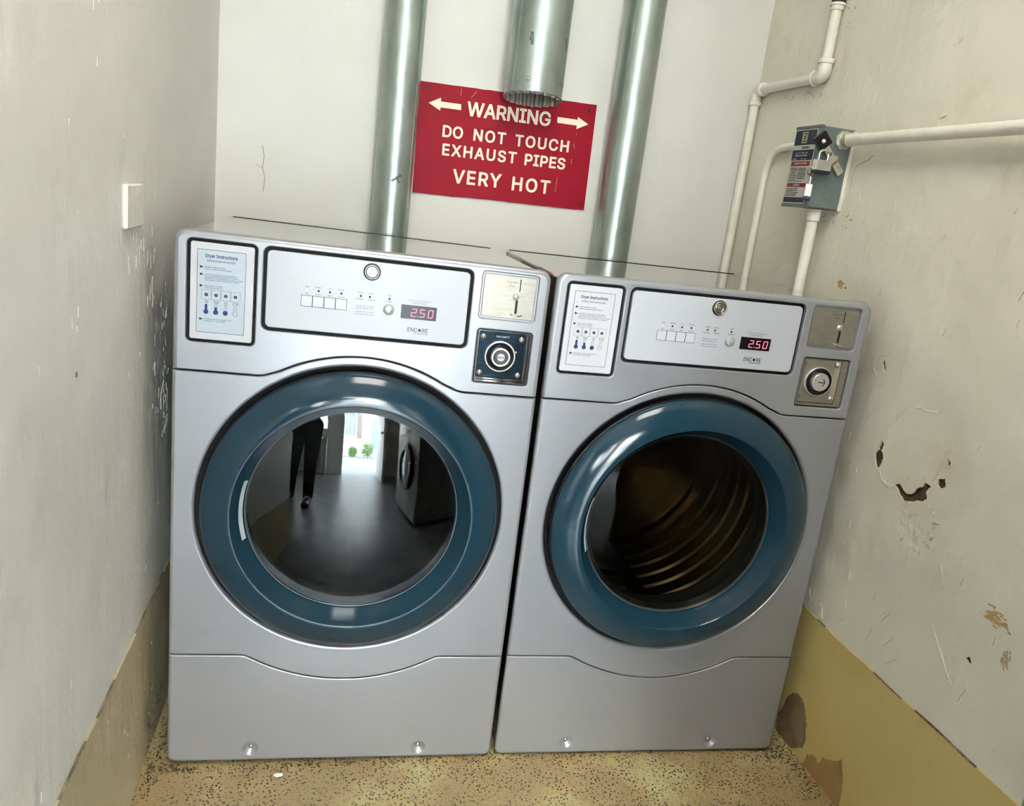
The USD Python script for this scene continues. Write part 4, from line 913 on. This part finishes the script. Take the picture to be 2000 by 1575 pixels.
rl.CreateWidthAttr(.62); rl.CreateHeightAttr(1.25); rl.CreateIntensityAttr(FILL_POWER); rl.CreateColorAttr(Gf.Vec3f(*FILL_COLOR))
rl.AddTranslateOp().Set(Gf.Vec3d(.55, -1.2, ZC - .054))

# the street outside
tag(obj('street', box(-14, 16, -16, YFR - .15, ZF - .12, ZF - .02), 'asphalt'), 'grey asphalt street outside the doorway', 'street', kind='structure')
h = thing('house', 'pale house across the street seen through the doorway', 'house')
hp = shapely.box(-7, -.1, 9, 6.5).difference(shapely.union_all([shapely.box(-.6, 1.3, .5, 3.0), shapely.box(-4, 1.3, -2.8, 3.0), shapely.box(3.6, 1.3, 4.8, 3.0)]))
obj('wall', extrude_xz(hp, -12.3, -12.0).apply_transform(trimesh.transformations.scale_matrix(1)), 'house_wall', h, smooth=False)
obj('plinth', cbox(-7, 9, -12.0, -11.9, -.1, .5, .01), 'house_wall', h)
for xa, xb in ((-.6, .5), (-4, -2.8), (3.6, 4.8)):
    wn = obj('window_frame', [cbox(xa, xa + .09, -12.1, -11.97, 1.3, 3.0, .01), cbox(xb - .09, xb, -12.1, -11.97, 1.3, 3.0, .01), cbox(xa, xb, -12.1, -11.97, 2.9, 3.0, .01), cbox(xa, xb, -12.1, -11.95, 1.3, 1.4, .01), cbox((xa + xb) / 2 - .04, (xa + xb) / 2 + .04, -12.1, -11.98, 1.3, 3.0, .01)], 'frame_white', h)
    obj('window_pane', box(xa, xb, -12.2, -12.15, 1.3, 3.0), 'dark_pane', h)
    obj('shutter', cbox(xb + .02, xb + .34, -12.0, -11.95, 1.25, 3.05, .01), 'shutter_brown', h)
obj('front_door', cbox(1.5, 2.1, -12.02, -11.95, -.1, 2.6, .01), 'house_blue', h)
def shrub(x, y, s, seed):
    r = np.random.default_rng(seed); t = thing('shrub', {0: 'leafy green shrub by the left of the house window', 1: 'low leafy shrub before the house plinth', 2: 'leafy shrub beside the blue house door'}[seed % 3], 'shrub')
    n = 420; c = r.normal(0, 1, (n, 3)); c /= np.linalg.norm(c, axis=1, keepdims=True); c *= r.uniform(.4, 1, (n, 1)) * s * np.array([1, .8, 1.2]); c += [x, y, ZF + s * 1.15]
    V, F = [], []
    for q in c:
        u = r.normal(0, 1, 3); u /= np.linalg.norm(u); w = np.cross(u, r.normal(0, 1, 3)); w /= np.linalg.norm(w); k = len(V) * 1
        V += [q - u * .07, q + w * .03, q + u * .07, q - w * .03]; F += [[k, k + 1, k + 2], [k, k + 2, k + 3]]
    obj('foliage', trimesh.Trimesh(np.array(V), np.array(F), process=False), 'leaf', t, smooth=False)
    obj('stem', tube([(x, y, ZF - .05), (x + .03, y, ZF + s * .8), (x, y, ZF + s * 1.5)], .03, 8), 'shutter_brown', t)
shrub(-.75, -11.4, .55, 0); shrub(.3, -11.5, .30, 1); shrub(1.25, -11.4, .45, 2)

# the photographer, seen only in the door glass and rings
def bones(list_, ref=.014, it=8):
    out = None
    for (p, r), (q, s) in list_:
        a = manifold3d.Manifold.sphere(r, 20).translate(tuple(p)); b = manifold3d.Manifold.sphere(s, 20).translate(tuple(q))
        k = manifold3d.Manifold.batch_hull([a, b]); out = k if out is None else out + k
    m = out.refine_to_length(ref).to_mesh(); t = trimesh.Trimesh(m.vert_properties[:, :3], m.tri_verts)
    trimesh.smoothing.filter_taubin(t, iterations=it); return t
J = dict(pel=(-.22, -1.80, .95), wst=(-.21, -1.80, 1.10), chs=(-.19, -1.79, 1.30), nk0=(-.17, -1.77, 1.46), nk1=(-.16, -1.74, 1.53),
         hr=(-.13, -1.80, .92), kr=(-.125, -1.70, .49), ar=(-.13, -1.655, .085), tr=(-.115, -1.46, .022), hl=(-.31, -1.80, .92), kl=(-.335, -1.74, .49), al=(-.36, -1.72, .085), tl=(-.385, -1.53, .022),
         sr=(-.02, -1.79, 1.42), er=(.14, -1.76, 1.19), wr=(.315, -1.60, 1.165), sl=(-.36, -1.77, 1.42), el=(-.30, -1.60, 1.19), wl=(.085, -1.565, 1.185))
J = {k: np.array(v) for k, v in J.items()}
def B(a, ra, b, rb): return ((J[a], ra), (J[b], rb))
torso = [B('pel', .125, 'wst', .115), B('wst', .115, 'chs', .125), B('chs', .125, 'nk0', .075), B('sr', .058, 'nk0', .06), B('sl', .058, 'nk0', .06), B('sr', .058, 'chs', .11), B('sl', .058, 'chs', .11), B('nk0', .06, 'nk1', .055)]
arms = [B('sr', .056, 'er', .043), B('er', .042, 'wr', .028), B('sl', .056, 'el', .043), B('el', .042, 'wl', .028)]
legs = [B('pel', .125, 'hr', .092), B('pel', .125, 'hl', .092), B('hr', .090, 'kr', .060), B('kr', .059, 'ar', .040), B('hl', .090, 'kl', .060), B('kl', .059, 'al', .040), B('ar', .040, 'tr', .028), B('al', .040, 'tl', .028)]
head = np.array([-.150, -1.725, 1.645])
hd = [((head + [0, -.012, .012], .088), (head + [0, .012, -.035], .070)), ((head + [0, .02, -.045], .062), (head + [0, .055, -.075], .030)), ((J['nk1'], .055), (head + [0, -.005, -.05], .06)),
      ((head + [0, .088, .004], .008), (head + [0, .102, -.022], .012)), ((head + [-.082, -.008, -.005], .014), (head + [-.085, -.012, .018], .017)), ((head + [.082, -.008, -.005], .014), (head + [.085, -.012, .018], .017))]
def hand(w, tip, side):
    """Palm from the wrist towards tip, four fingers curled forwards round the phone and a thumb from the palm's side."""
    w = np.array(w); d = np.array(tip) - w; d /= np.linalg.norm(d); up = np.array([0, 0, 1.0]); up -= d * (d @ up); up /= np.linalg.norm(up); f = np.cross(d, up) * side
    f = f if f[1] > 0 else -f
    out = []
    for k in range(4): out.append(((w + d * .01 + up * (.012 * (k - 1.5)), .016), (w + d * .075 + up * (.019 * (k - 1.5)), .0115)))
    for k, l in enumerate((.060, .076, .080, .070)):
        b = w + d * .078 + up * (.0205 * (k - 1.5)); m1 = b + d * l * .40 + f * .006; m2 = m1 + d * l * .20 + f * l * .30; e = m2 - d * l * .02 + f * l * .22
        out += [((b, .0095), (m1, .0088)), ((m1, .0088), (m2, .0082)), ((m2, .0082), (e, .0076))]
    t0 = w + d * .03 + up * .030; t1 = t0 + d * .028 + up * .026 - f * .004; t2 = t1 + d * .028 + up * .006 + f * .008
    return out + [((w + d * .02 + up * .012, .015), (t0, .013)), ((t0, .0125), (t1, .0105)), ((t1, .0105), (t2, .0088))]
ph_c = CAM - CF * .016 - CR * .055 - CU * .018
hands = hand(J['wr'], ph_c + CR * .085 - CF * .03, 1) + hand(J['wl'], ph_c - CR * .085 - CF * .03, -1)
per = thing('person', 'person in dark jacket and trousers holding up a phone, seen in the dryer glass', 'person')
body = obj('body', bones(torso + arms + legs + hd + hands, .011, 6), 'skin', per, smooth=True)
jacket = [((a, r + .012), (b, s + .012)) for (a, r), (b, s) in torso[:-1] + arms]
jacket = [((a, r), (b + (a - b) * .06, s)) if k >= len(torso) - 1 and k % 2 == (len(torso)) % 2 else ((a, r), (b, s)) for k, ((a, r), (b, s)) in enumerate(jacket)]
obj('jacket', bones(jacket, .016, 8), 'cloth_jacket', per, smooth=True)
trousers = [((a, r + .014), (b, s + .016)) for (a, r), (b, s) in legs[:6]]
obj('trousers', bones(trousers, .016, 8), 'cloth_dark', per, smooth=True)
for a, t in (('ar', 'tr'), ('al', 'tl')):
    sh = bones([((J[a] + [0, -.02, -.045], .047), (J[t] + [0, 0, .012], .043)), ((J[a] + [0, -.01, -.02], .046), (J[t] + [0, -.10, .03], .040))], .010, 6)
    sh.vertices[:, 2] = np.maximum(sh.vertices[:, 2], ZF + .012); obj('shoe', sh, 'shoe_black', per, smooth=True)
    so = sh.copy(); so.vertices[:, 2] = np.clip((so.vertices[:, 2] - ZF) * .3, 0, .014) + ZF; so.vertices[:, :2] = (so.vertices[:, :2] - so.vertices[:, :2].mean(0)) * 1.02 + so.vertices[:, :2].mean(0); obj('shoe_sole', so, 'shoe_sole', per, smooth=True)
hr = trimesh.creation.icosphere(4, 1.0); hr.vertices = hr.vertices * np.array([.096, .102, .100]) + head + [0, -.016, .020]
keep = hr.triangles_center; hr.update_faces(~((keep[:, 1] > head[1] + .035) & (keep[:, 2] < head[2] + .060)) & (keep[:, 2] > head[2] - .07))
obj('hair', hr, 'hair', per, smooth=True)
for s in (-1, 1): obj('eye', trimesh.creation.icosphere(2, .0105).apply_translation(head + [s * .032, .070, .006]), 'eye', per, smooth=True)
obj('mouth', tube([head + [-.022, .078, -.050], head + [0, .088, -.052], head + [.022, .078, -.050]], .004, 8), 'skin', per, smooth=True)
pm = Gf.Matrix4d(*[float(x) for x in (*CR, 0, *CU, 0, *(-CF), 0, *ph_c, 1)])
phone = thing('smartphone', 'black phone held up in the photographer\'s hands', 'phone', matrix=pm)
obj('case', cbox(-.076, .076, -.037, .037, -.0042, .0042, .003), 'phone_black', phone)
obj('screen', box(-.072, .072, -.034, .034, .0042, .0046), 'display_black', phone)
